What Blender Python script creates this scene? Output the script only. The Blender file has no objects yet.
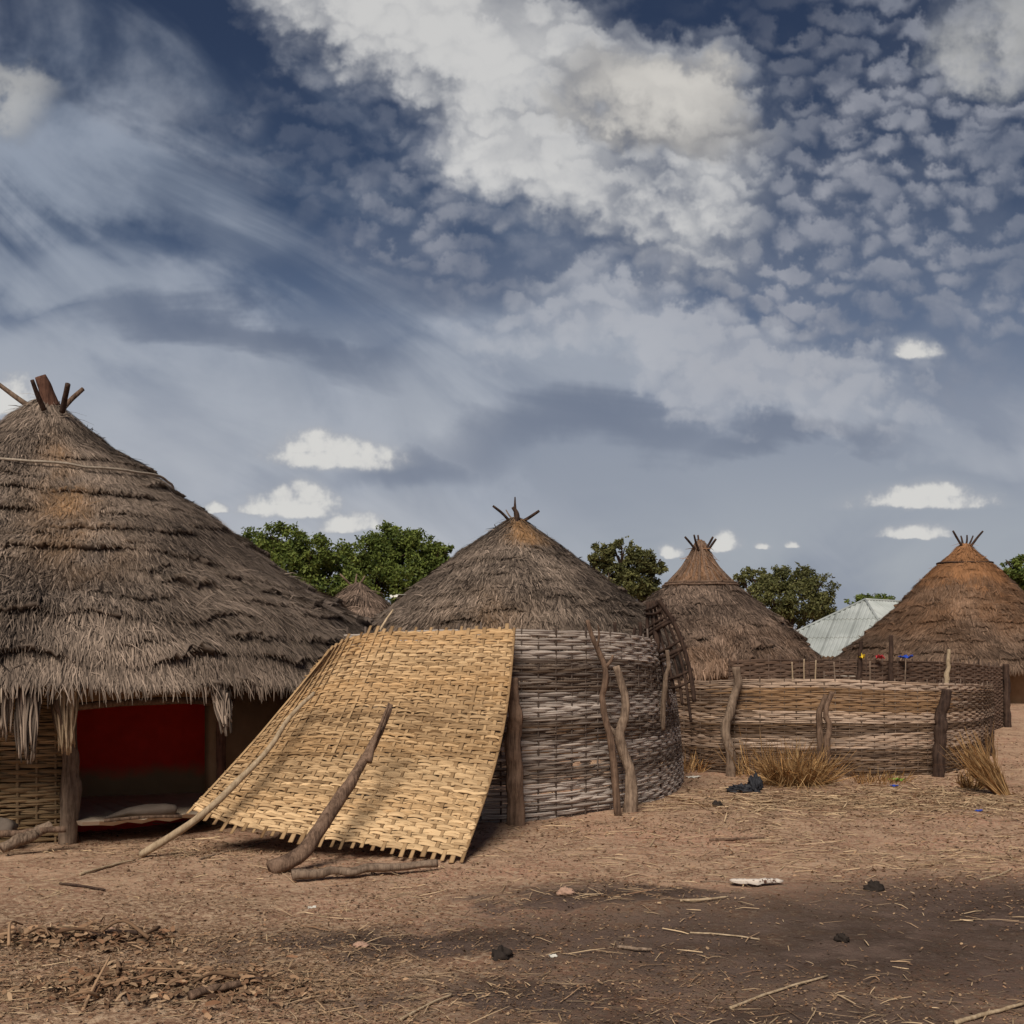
import bpy, math
import numpy as np
R = math.radians
rng = np.random.default_rng(7)
scene = bpy.context.scene
COL = scene.collection

# ------------------------------------------------------------------ camera frame
F, HZ, CH = 1100.0, 665.0, 1.6            # focal length in pixels, horizon row, eye height


def P(px, py, Y):
    return np.array([(px - 512) / F * Y, Y, CH + (HZ - py) / F * Y])


def ramp(x, y):
    """smooth lie of the land: flat yard that rises gently to the back"""
    y = np.asarray(y, float)
    t = np.clip((y - 14.0) / 16.0, 0, 1)
    return 0.75 * (t * t * (3 - 2 * t) * 0.4 + t * 0.6)


def G(px, py):
    """ground point seen at a pixel of the photograph"""
    Y = F * CH / max(py - HZ, 1)
    for _ in range(40):
        Y = 0.5 * Y + 0.5 * F * (CH - float(ramp(0, Y))) / (py - HZ)
    return np.array([(px - 512) / F * Y, Y, float(ramp(0, Y))])


# ------------------------------------------------------------------ numpy noise
def _hash(ix, iy, seed):
    h = (ix * 374761393 + iy * 668265263 + seed * 974711) & 0xFFFFFFFF
    h = ((h ^ (h >> 13)) * 1274126177) & 0xFFFFFFFF
    return ((h ^ (h >> 16)) & 0xFFFF) / 65535.0


def vnoise(x, y, seed=0):
    x = np.asarray(x, float); y = np.asarray(y, float)
    x, y = np.broadcast_arrays(x, y)
    ix = np.floor(x).astype(np.int64); iy = np.floor(y).astype(np.int64)
    fx = x - ix; fy = y - iy
    fx = fx * fx * (3 - 2 * fx); fy = fy * fy * (3 - 2 * fy)
    a = _hash(ix, iy, seed); b = _hash(ix + 1, iy, seed)
    c = _hash(ix, iy + 1, seed); d = _hash(ix + 1, iy + 1, seed)
    return (a * (1 - fx) + b * fx) * (1 - fy) + (c * (1 - fx) + d * fx) * fy


def fbm(x, y, seed=0, o=4):
    s = 0; a = 0.5; t = 0
    for k in range(o):
        s = s + a * vnoise(np.asarray(x) * 2 ** k, np.asarray(y) * 2 ** k, seed + k * 17)
        t += a; a *= 0.5
    return s / t


def pile_height(x, y):
    z = 0
    for (px, py, rx, ry, h) in ((75, 945, .55, .35, .045), (165, 992, .65, .35, .05), (640, 905, 1.3, .4, .035)):
        c = G(px, py)
        z = z + h * np.exp(-((x - c[0]) / rx) ** 2 - ((y - c[1]) / ry) ** 2)
    return z


def ground_z(x, y):
    x = np.asarray(x, float); y = np.asarray(y, float)
    near = np.clip((40 - y) / 20, 0, 1)
    z = ramp(x, y) + near * (0.05 * (fbm(x * 0.7, y * 0.7, 3, 3) - 0.5))
    return z + pile_height(x, y)


def ground_full(x, y):
    near = np.clip((30 - y) / 14, 0, 1)
    return ground_z(x, y) + near * (0.028 * (fbm(x * 4, y * 4, 11, 4) - 0.5) + 0.016 * (fbm(x * 15, y * 15, 12, 3) - 0.5))


# ------------------------------------------------------------------ mesh builder
class MB:
    def __init__(self):
        self.v = []; self.f4 = []; self.f3 = []; self.tone = []; self.rust = []; self.n = 0

    def add(self, verts, quads=None, tris=None, tone=0.5, rust=0.0):
        verts = np.asarray(verts, float).reshape(-1, 3)
        m = len(verts)
        self.v.append(verts)
        if quads is not None and len(quads): self.f4.append(np.asarray(quads, np.int64) + self.n)
        if tris is not None and len(tris): self.f3.append(np.asarray(tris, np.int64) + self.n)
        self.tone.append(np.broadcast_to(np.asarray(tone, float), (m,)))
        self.rust.append(np.broadcast_to(np.asarray(rust, float), (m,)))
        self.n += m

    def build(self, name, mat, parent=None, smooth=True, origin=None):
        v = np.concatenate(self.v)
        o = np.zeros(3)
        if parent is not None:
            o = np.array(parent['_o'])
        elif origin is not None:
            o = np.array(origin)
        q = np.concatenate(self.f4) if self.f4 else np.zeros((0, 4), np.int64)
        t = np.concatenate(self.f3) if self.f3 else np.zeros((0, 3), np.int64)
        me = bpy.data.meshes.new(name)
        me.vertices.add(len(v)); me.vertices.foreach_set('co', (v - o).astype(np.float32).ravel())
        nl = q.size + t.size
        me.loops.add(nl); me.loops.foreach_set('vertex_index', np.concatenate([q.ravel(), t.ravel()]).astype(np.int32))
        me.polygons.add(len(q) + len(t))
        st = np.concatenate([np.arange(len(q)) * 4, q.size + np.arange(len(t)) * 3]).astype(np.int32)
        me.polygons.foreach_set('loop_start', st)
        me.polygons.foreach_set('use_smooth', np.full(len(st), bool(smooth)))
        me.update(calc_edges=True); me.validate()
        for nm, arr in (('tone', self.tone), ('rust', self.rust)):
            a = me.attributes.new(nm, 'FLOAT', 'POINT')
            a.data.foreach_set('value', np.concatenate(arr).astype(np.float32))
        me.materials.append(mat)
        ob = bpy.data.objects.new(name, me)
        COL.objects.link(ob)
        ob['_o'] = [float(k) for k in o]
        if parent is not None:
            ob.parent = parent
        else:
            ob.location = o
        return ob


def tag(o, label=None, cat=None, group=None, kind=None):
    if label: o['label'] = label
    if cat: o['category'] = cat
    if group: o['group'] = group
    if kind: o['kind'] = kind
    return o


def empty(name, loc, label, cat, group=None):
    o = bpy.data.objects.new(name, None)
    COL.objects.link(o); o.location = loc; o.empty_display_size = 0.2
    o['_o'] = [float(k) for k in loc]
    return tag(o, label, cat, group)


def unit(a):
    return a / np.maximum(np.linalg.norm(a, axis=-1, keepdims=True), 1e-9)


def spline(pts, n):
    pts = np.asarray(pts, float)
    k = len(pts)
    if k == 2:
        t = np.linspace(0, 1, n)[:, None]
        return pts[0] * (1 - t) + pts[1] * t
    p = np.vstack([2 * pts[0] - pts[1], pts, 2 * pts[-1] - pts[-2]])
    out = []
    for s in np.linspace(0, k - 1, n):
        i = min(int(s), k - 2); t = s - i
        a, b, c, d = p[i], p[i + 1], p[i + 2], p[i + 3]
        out.append(0.5 * ((2 * b) + (-a + c) * t + (2 * a - 5 * b + 4 * c - d) * t * t + (-a + 3 * b - 3 * c + d) * t ** 3))
    return np.array(out)


def frames(path):
    t = unit(np.gradient(path, axis=0))
    up = np.array([0, 0, 1.0]) if abs(t[:, 2]).mean() < 0.8 else np.array([0, 1.0, 0])
    s = unit(np.cross(t, up)); u = np.cross(s, t)
    return t, s, u


def add_tube(mb, path, rad, sides=8, tone=0.5, rust=0.0, rough=0.0, seed=0, cap=True, flat=1.0):
    path = np.asarray(path, float); n = len(path)
    rad = np.broadcast_to(np.asarray(rad, float), (n,))
    t, s, u = frames(path)
    a = np.arange(sides) / sides * 2 * np.pi
    rr = rad[:, None] * np.ones((1, sides))
    if rough:
        L = np.concatenate([[0], np.cumsum(np.linalg.norm(np.diff(path, axis=0), axis=1))])
        rr = rr * (1 + rough * (fbm(L[:, None] * 6 + 9, np.cos(a)[None] * 1.5 + 5, seed, 3) - 0.5)
                   + rough * 0.7 * (fbm(L[:, None] * 2 + 3, np.sin(a)[None] * 3 + 5, seed + 5, 2) - 0.5))
    v = path[:, None] + rr[..., None] * (np.cos(a)[None, :, None] * s[:, None] + flat * np.sin(a)[None, :, None] * u[:, None])
    i = np.arange(n - 1)[:, None] * sides; j = np.arange(sides)[None]; j2 = (j + 1) % sides
    q = np.stack([i + j, i + j2, i + sides + j2, i + sides + j], -1).reshape(-1, 4)
    tri = []
    vv = v.reshape(-1, 3)
    tn = np.broadcast_to(np.asarray(tone, float).reshape(-1, 1), (n, sides)).ravel() if np.ndim(tone) else tone
    if cap:
        base = len(vv)
        vv = np.vstack([vv, path[0], path[-1]])
        jj = np.arange(sides)
        tri = np.vstack([np.stack([np.full(sides, base), (jj + 1) % sides, jj], 1),
                         np.stack([np.full(sides, base + 1), (n - 1) * sides + jj, (n - 1) * sides + (jj + 1) % sides], 1)])
        if np.ndim(tn): tn = np.concatenate([tn, [tn[0], tn[-1]]])
    mb.add(vv, q, tri, tn, rust)


def add_strands(mb, p, d, n, L, w, tone, rust=0.0, droop=0.0):
    """blades of straw: p base, d direction, n outward"""
    N = len(p)
    L = np.broadcast_to(L, (N,))[:, None]; w = np.broadcast_to(w, (N,))[:, None]
    droop = np.broadcast_to(droop, (N,))[:, None]
    s = unit(np.cross(d, n))
    m = p + d * L * 0.55 + n * L * 0.03
    e = p + d * L - n * L * droop
    v = np.stack([p - s * w * .8, p + s * w * .8, m - s * w, m + s * w, e - s * w * 0.35, e + s * w * 0.35], 1).reshape(-1, 3)
    b = np.arange(N)[:, None] * 6
    q = np.concatenate([b + np.array([[0, 1, 3, 2]]), b + np.array([[2, 3, 5, 4]])], 0)
    mb.add(v, q, None, np.repeat(np.broadcast_to(tone, (N,)), 6), np.repeat(np.broadcast_to(rust, (N,)), 6))


def add_box(mb, c, ax, ay, az, tone=.5, rust=0.):
    c, ax, ay, az = map(lambda k: np.asarray(k, float), (c, ax, ay, az))
    v = [c + i * ax + j * ay + k * az for k in (-1, 1) for j in (-1, 1) for i in (-1, 1)]
    q = [(0, 2, 3, 1), (4, 5, 7, 6), (0, 1, 5, 4), (2, 6, 7, 3), (0, 4, 6, 2), (1, 3, 7, 5)]
    mb.add(v, q, None, tone, rust)


def add_blob(mb, c, r, rot=0.0, rough=.35, seed=0, nu=18, nv=12, tone=.5, freq=2.2):
    """closed stone-like body with a flat underside"""
    th = np.linspace(0, 2 * np.pi, nu, endpoint=False); ph = np.linspace(0.02, np.pi - .02, nv)
    T, H = np.meshgrid(th, ph)
    x = np.cos(T) * np.sin(H); y = np.sin(T) * np.sin(H); z = np.cos(H)
    k = 1 + rough * (fbm(x * freq + z * 1.7 + 10, y * freq - z * 1.3 + 10, seed, 4) - .5) * 2
    x, y, z = x * k * r[0], y * k * r[1], np.maximum(z * k, -.35) * r[2]
    c0, s0 = math.cos(rot), math.sin(rot)
    v = np.stack([c[0] + x * c0 - y * s0, c[1] + x * s0 + y * c0, c[2] + z], -1).reshape(-1, 3)
    i = np.arange(nv - 1)[:, None] * nu; j = np.arange(nu)[None]; j2 = (j + 1) % nu
    q = np.stack([i + j, i + nu + j, i + nu + j2, i + j2], -1).reshape(-1, 4)
    mb.add(v, q, None, tone)


# ------------------------------------------------------------------ node helpers
class NT:
    def __init__(self, tree):
        self.t = tree; self.n = tree.nodes; self.l = tree.links

    def node(self, typ, **kw):
        nd = self.n.new(typ)
        for k, v in kw.items(): setattr(nd, k, v)
        return nd

    def put(self, sock, val):
        if isinstance(val, E): self.l.new(val.s, sock)
        elif isinstance(val, bpy.types.NodeSocket): self.l.new(val, sock)
        elif isinstance(val, (tuple, list)) and sock.type == 'RGBA': sock.default_value = tuple(val)[:3] + (1,)
        else: sock.default_value = val

    def math(self, op, a, b=None, c=None, clamp=False):
        nd = self.node('ShaderNodeMath', operation=op, use_clamp=clamp)
        for i, k in enumerate((a, b, c)):
            if k is not None: self.put(nd.inputs[i], k)
        return E(self, nd.outputs[0])

    def smooth(self, a, b, x, lo=0.0, hi=1.0):
        nd = self.node('ShaderNodeMapRange', interpolation_type='SMOOTHSTEP')
        self.put(nd.inputs['Value'], x)
        for k, v in (('From Min', a), ('From Max', b), ('To Min', lo), ('To Max', hi)): self.put(nd.inputs[k], v)
        return E(self, nd.outputs[0])

    def noise(self, vec, scale, detail=4, rough=.55, dist=0.0, lac=2.0, dim='3D'):
        nd = self.node('ShaderNodeTexNoise', noise_dimensions=dim)
        self.put(nd.inputs['Vector'], vec)
        nd.inputs['Scale'].default_value = scale; nd.inputs['Detail'].default_value = detail
        nd.inputs['Roughness'].default_value = rough; nd.inputs['Distortion'].default_value = dist
        nd.inputs['Lacunarity'].default_value = lac
        return E(self, nd.outputs['Fac'])

    def xyz(self, x, y, z):
        nd = self.node('ShaderNodeCombineXYZ')
        for i, k in enumerate((x, y, z)): self.put(nd.inputs[i], k)
        return E(self, nd.outputs[0])

    def sep(self, v):
        nd = self.node('ShaderNodeSeparateXYZ'); self.put(nd.inputs[0], v)
        return [E(self, o) for o in nd.outputs]

    def mix(self, f, a, b, blend='MIX'):
        nd = self.node('ShaderNodeMix', data_type='RGBA', blend_type=blend)
        self.put(nd.inputs[0], f); self.put(nd.inputs[6], a); self.put(nd.inputs[7], b)
        return E(self, nd.outputs[2])

    def attr(self, name):
        nd = self.node('ShaderNodeAttribute', attribute_name=name)
        return E(self, nd.outputs['Fac'])

    def mapping(self, vec, scale=(1, 1, 1), rot=(0, 0, 0), loc=(0, 0, 0)):
        nd = self.node('ShaderNodeMapping'); self.put(nd.inputs['Vector'], vec)
        nd.inputs['Scale'].default_value = scale; nd.inputs['Rotation'].default_value = rot; nd.inputs['Location'].default_value = loc
        return E(self, nd.outputs[0])

    def ramp(self, f, stops):
        nd = self.node('ShaderNodeValToRGB'); self.put(nd.inputs[0], f)
        el = nd.color_ramp.elements
        while len(el) < len(stops): el.new(0.5)
        for e, (p, c) in zip(el, stops):
            e.position = p; e.color = tuple(c) + (1,)
        return E(self, nd.outputs[0])


class E:
    def __init__(self, nt, s): self.nt = nt; self.s = s
    def __add__(self, o): return self.nt.math('ADD', self, o)
    __radd__ = __add__
    def __sub__(self, o): return self.nt.math('SUBTRACT', self, o)
    def __rsub__(self, o): return self.nt.math('SUBTRACT', o, self)
    def __mul__(self, o): return self.nt.math('MULTIPLY', self, o)
    __rmul__ = __mul__
    def __truediv__(self, o): return self.nt.math('DIVIDE', self, o)
    def max(self, o): return self.nt.math('MAXIMUM', self, o)
    def min(self, o): return self.nt.math('MINIMUM', self, o)
    def clamp(self): return self.nt.math('ADD', self, 0.0, clamp=True)


def lin(*c):
    return tuple(((k / 255) / 12.92 if k / 255 <= .04045 else ((k / 255 + .055) / 1.055) ** 2.4) for k in c)


def material(name):
    m = bpy.data.materials.new(name); m.use_nodes = True
    nt = NT(m.node_tree); nt.n.clear()
    out = nt.node('ShaderNodeOutputMaterial'); b = nt.node('ShaderNodeBsdfPrincipled')
    nt.l.new(b.outputs[0], out.inputs[0])
    b.inputs['Roughness'].default_value = .9
    b.inputs['Specular IOR Level'].default_value = .15
    co = nt.node('ShaderNodeTexCoord').outputs['Object']
    return m, nt, b, E(nt, co), out


def bump(nt, b, h, strength=.5, dist=.02):
    nd = nt.node('ShaderNodeBump'); nt.put(nd.inputs['Height'], h)
    nd.inputs['Strength'].default_value = strength; nd.inputs['Distance'].default_value = dist
    nt.l.new(nd.outputs[0], b.inputs['Normal'])


def fibre_mat(name, dark, light, rust, var=.35, scale=6.0, rough=.88):
    """straw, reed, withies: per-stalk tone and hue carried by the mesh"""
    m, nt, b, co, out = material(name)
    t = nt.attr('tone'); r = nt.attr('rust')
    n = nt.noise(co, scale, 4, .6)
    c = nt.mix(t, dark, light)
    c = nt.mix(r, c, rust)
    v = nt.math('MULTIPLY_ADD', n, var * 2, 1 - var)
    tv = nt.math('MULTIPLY_ADD', t, 0.5, 0.75)
    c = nt.mix(1.0, c, nt.xyz(v * tv, v * tv, v * tv), 'MULTIPLY')
    nt.put(b.inputs['Base Color'], c)
    b.inputs['Roughness'].default_value = rough
    return m


def wood_mat(name, dark, light, sc=(30, 30, 3), b_str=.6):
    m, nt, b, co, out = material(name)
    n = nt.noise(nt.mapping(co, sc), 1.0, 5, .65, .6)
    n2 = nt.noise(co, 9, 4, .6)
    f = nt.smooth(.3, .7, n * .65 + n2 * .35)
    c = nt.mix(f, dark, light)
    t = nt.attr('tone')
    k = nt.math('MULTIPLY_ADD', t, .7, .65)
    c = nt.mix(1.0, c, nt.xyz(k, k, k), 'MULTIPLY')
    nt.put(b.inputs['Base Color'], c)
    bump(nt, b, n, b_str, .015)
    return m


M = {}
M['thatch'] = fibre_mat('grey_thatch', (.036, .026, .021), (.305, .230, .178), (.30, .165, .075), .4, 3.0)
M['thatch_brown'] = fibre_mat('brown_thatch', (.045, .030, .023), (.262, .182, .136), (.31, .135, .045), .35, 3.0)
M['thatch_orange'] = fibre_mat('orange_thatch', (.045, .029, .021), (.205, .138, .098), (.27, .130, .060), .35, 3.0)
M['mat'] = fibre_mat('new_split_cane', (.17, .095, .045), (.53, .362, .20), (.37, .215, .095), .34, 5.0, .75)
M['fence_grey'] = fibre_mat('weathered_withies', (.072, .046, .034), (.45, .385, .335), (.20, .13, .08), .3, 6.0)
M['fence_tan'] = fibre_mat('tan_withies', (.070, .042, .028), (.38, .285, .22), (.29, .165, .08), .3, 6.0)
M['fence_dark'] = fibre_mat('dark_withies', (.035, .021, .016), (.155, .105, .08), (.12, .07, .045), .3, 6.0)
M['wall_mat'] = fibre_mat('wall_withies', (.09, .055, .03), (.34, .235, .135), (.30, .19, .09), .3, 6.0)
M['dry_grass'] = fibre_mat('dry_grass', (.15, .08, .035), (.50, .33, .16), (.36, .18, .065), .25, 8.0)
M['straw'] = fibre_mat('straw_litter', (.10, .06, .035), (.50, .36, .22), (.22, .12, .07), .25, 8.0)
M['chips'] = fibre_mat('leaf_litter', (.055, .033, .022), (.36, .24, .145), (.22, .11, .06), .25, 8.0)
M['wood_grey'] = wood_mat('weathered_wood', (.075, .05, .036), (.30, .215, .155), (38, 38, 3.2), 1.0)
M['wood_brown'] = wood_mat('brown_wood', (.055, .033, .023), (.225, .145, .10), (38, 38, 3.2), 1.0)
M['wood_dark'] = wood_mat('dark_wood', (.020, .012, .010), (.085, .052, .038))
M['wood_pale'] = wood_mat('pale_wood', (.22, .155, .095), (.46, .35, .235))
M['wood_red'] = wood_mat('rotten_red_wood', (.05, .024, .017), (.17, .085, .058))
M['rope'] = wood_mat('rope_fibre', (.20, .16, .12), (.42, .35, .28), (60, 60, 60))


def plain_mat(name, col, rough=.6, var=.3, spec=.3, scale=8.0, bs=.3):
    m, nt, b, co, out = material(name)
    n = nt.noise(co, scale, 5, .6)
    v = nt.math('MULTIPLY_ADD', n, var * 2, 1 - var)
    nt.put(b.inputs['Base Color'], nt.mix(1.0, tuple(col), nt.xyz(v, v, v), 'MULTIPLY'))
    b.inputs['Roughness'].default_value = rough; b.inputs['Specular IOR Level'].default_value = spec
    bump(nt, b, n, bs, .01)
    return m


M['mud'] = plain_mat('mud_plaster', (.27, .17, .10), .95, .35, .1, 6)
M['mud_pale'] = plain_mat('pale_mud', (.34, .25, .18), .95, .3, .1, 5)
M['shade_red_clay'] = plain_mat('shade_red_clay', (.62, .05, .03), .9, .3, .1, 4)  # clay reddened to imitate the tinted shade inside the hut
M['floor_clay'] = plain_mat('floor_clay', (.55, .43, .32), .9, .25, .1, 5)
M['black_plastic'] = plain_mat('black_plastic', (.018, .018, .023), .65, .5, .3, 14, .8)
M['stone_dark'] = plain_mat('charred_stone', (.03, .022, .018), .9, .4, .2, 20, .6)
M['stone_tan'] = plain_mat('tan_stone', (.40, .25, .18), .9, .3, .2, 20, .6)
M['stone_grey'] = plain_mat('grey_trough', (.13, .10, .08), .8, .3, .2, 12, .5)
M['white_wash'] = plain_mat('lime_wash', (.55, .5, .43), .9, .2, .1, 3)
M['green_plastic'] = plain_mat('green_plastic', (.16, .42, .05), .5, .2, .4)
M['blue_plastic'] = plain_mat('blue_plastic', (.02, .06, .38), .5, .2, .4)
M['red_plastic'] = plain_mat('red_plastic', (.55, .03, .05), .5, .2, .4)
M['yellow_plastic'] = plain_mat('yellow_plastic', (.62, .42, .03), .5, .2, .4)
M['white_plastic'] = plain_mat('white_plastic', (.72, .68, .6), .5, .15, .4)

# peeling white bark: white with brown flecks
m, nt, b, co, out = material('peeling_bark')
n = nt.noise(co, 26, 4, .6)
nt.put(b.inputs['Base Color'], nt.mix(nt.smooth(.56, .62, n), (.62, .54, .47), (.10, .05, .035)))
M['bark_white'] = m

# corrugated metal
m, nt, b, co, out = material('corrugated_metal')
n = nt.noise(co, .8, 4, .6); n2 = nt.noise(nt.mapping(co, (4, 4, .5)), 2, 4, .6)
c = nt.mix(nt.smooth(.35, .7, n), (.34, .36, .345), (.44, .46, .445))
c = nt.mix(nt.smooth(.60, .8, n2) * .5, c, (.30, .27, .22))
t = nt.attr('tone'); k = nt.math('MULTIPLY_ADD', t, .9, .55)
c = nt.mix(1.0, c, nt.xyz(k, k, k), 'MULTIPLY')
nt.put(b.inputs['Base Color'], c)
b.inputs['Metallic'].default_value = .15; b.inputs['Roughness'].default_value = .5
M['tin'] = m

# foliage
def leaf_mat(name, dark, light, old):
    m, nt, b, co, out = material(name)
    t = nt.attr('tone'); r = nt.attr('rust')
    c = nt.mix(r, nt.mix(t, dark, light), old)
    nt.put(b.inputs['Base Color'], c)
    b.inputs['Roughness'].default_value = .6
    tr = nt.node('ShaderNodeBsdfTranslucent'); nt.put(tr.inputs[0], c)
    mx = nt.node('ShaderNodeMixShader'); mx.inputs[0].default_value = .25
    nt.l.new(b.outputs[0], mx.inputs[1]); nt.l.new(tr.outputs[0], mx.inputs[2]); nt.l.new(mx.outputs[0], out.inputs[0])
    return m


M['leaf'] = leaf_mat('bright_leaves', (.045, .070, .017), (.185, .225, .050), (.22, .19, .06))
M['leaf_dark'] = leaf_mat('dull_leaves', (.050, .056, .022), (.185, .18, .065), (.18, .14, .07))

# ground
m, nt, b, co, out = material('bare_earth')
x, y, z = nt.sep(co)
nb = nt.noise(co, .55, 5, .6); nm = nt.noise(co, 3.0, 6, .65); nf = nt.noise(co, 22, 5, .7); nv = nt.noise(co, 90, 3, .7)
wx = x + (nb - .5) * 2.6 + (nm - .5) * 1.2
wy = y + (nm - .5) * 1.3 + (nb - .5) * .9


def ell(cx, cy, rx, ry):
    dx = (wx - cx) / rx; dy = (wy - cy) / ry
    return 1.0 - (dx * dx + dy * dy)


c = nt.mix(nt.smooth(.35, .65, nm), (.255, .142, .092), (.465, .295, .196))
c = nt.mix(nt.smooth(.45, .7, nb), c, (.45, .245, .165))
hum = nt.smooth(.0, .9, ell(-2.8, 6.0, 3.6, 2.2) + (nm - .5) * 1.6)
c = nt.mix(hum * .62, c, nt.mix(nt.smooth(.4, .62, nf), (.125, .076, .046), (.30, .20, .125)))
c = nt.mix(nt.smooth(.46, .62, nf), c, (.46, .325, .22))
c = nt.mix(nt.smooth(.42, .25, nf) * .8, c, (.085, .05, .034))
c = nt.mix(nt.smooth(.60, .72, nv) * .6, c, (.42, .30, .2))
# scorched patch: an old fire site with a ragged outline
st = ell(1.9, 6.3, 2.35, 1.45).max(ell(3.6, 7.0, 2.2, 1.5)).max(ell(.7, 7.55, 1.1, .5)).max(ell(-.5, 6.3, 1.3, .42)).max(ell(.2, 5.3, 1.0, .35)).max(ell(1.2, 4.6, 1.8, .9))
sf = nt.smooth(-.6, .95, st + (nm - .5) * 1.5 + (nf - .5) * .9) * nt.smooth(.22, .5, nb * .5 + nm * .5, .45, 1.0)
ch = nt.mix(nt.smooth(.35, .68, nm), (.040, .029, .024), (.105, .072, .060))
ch = nt.mix(nt.smooth(.55, .75, nf), ch, (.15, .105, .085))
ch = nt.mix(nt.smooth(.64, .76, nv) * .5, ch, (.26, .19, .14))
c = nt.mix(sf * .93, c, ch)
nt.put(b.inputs['Base Color'], c)
b.inputs['Roughness'].default_value = .95; b.inputs['Specular IOR Level'].default_value = .08
bump(nt, b, nf * .7 + nv * .3 + nm * .5, .9, .03)
M['earth'] = m

# ------------------------------------------------------------------ ground sheet
def axis(lo, a, b2, hi, step, grow=1.12):
    mid = list(np.arange(a, b2, step))
    left = []; s = step; v = a
    while v > lo: s *= grow; v -= s; left.append(v)
    right = []; s = step; v = mid[-1]
    while v < hi: s *= grow; v += s; right.append(v)
    return np.array(left[::-1] + mid + right)


gx = axis(-500, -5.6, 6.4, 500, .03, 1.06); gy = axis(-60, 4.2, 11.0, 600, .03, 1.035)
X, Y = np.meshgrid(gx, gy)
Z = ground_full(X, Y)
nxx, nyy = len(gx), len(gy)
mb = MB()
i = np.arange(nyy - 1)[:, None] * nxx; j = np.arange(nxx - 1)[None]
mb.add(np.stack([X, Y, Z], -1), np.stack([i + j, i + j + 1, i + nxx + j + 1, i + nxx + j], -1).reshape(-1, 4))
tag(mb.build('ground', M['earth']), 'bare reddish brown earth yard with a scorched dark patch', 'ground', kind='structure')


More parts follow.
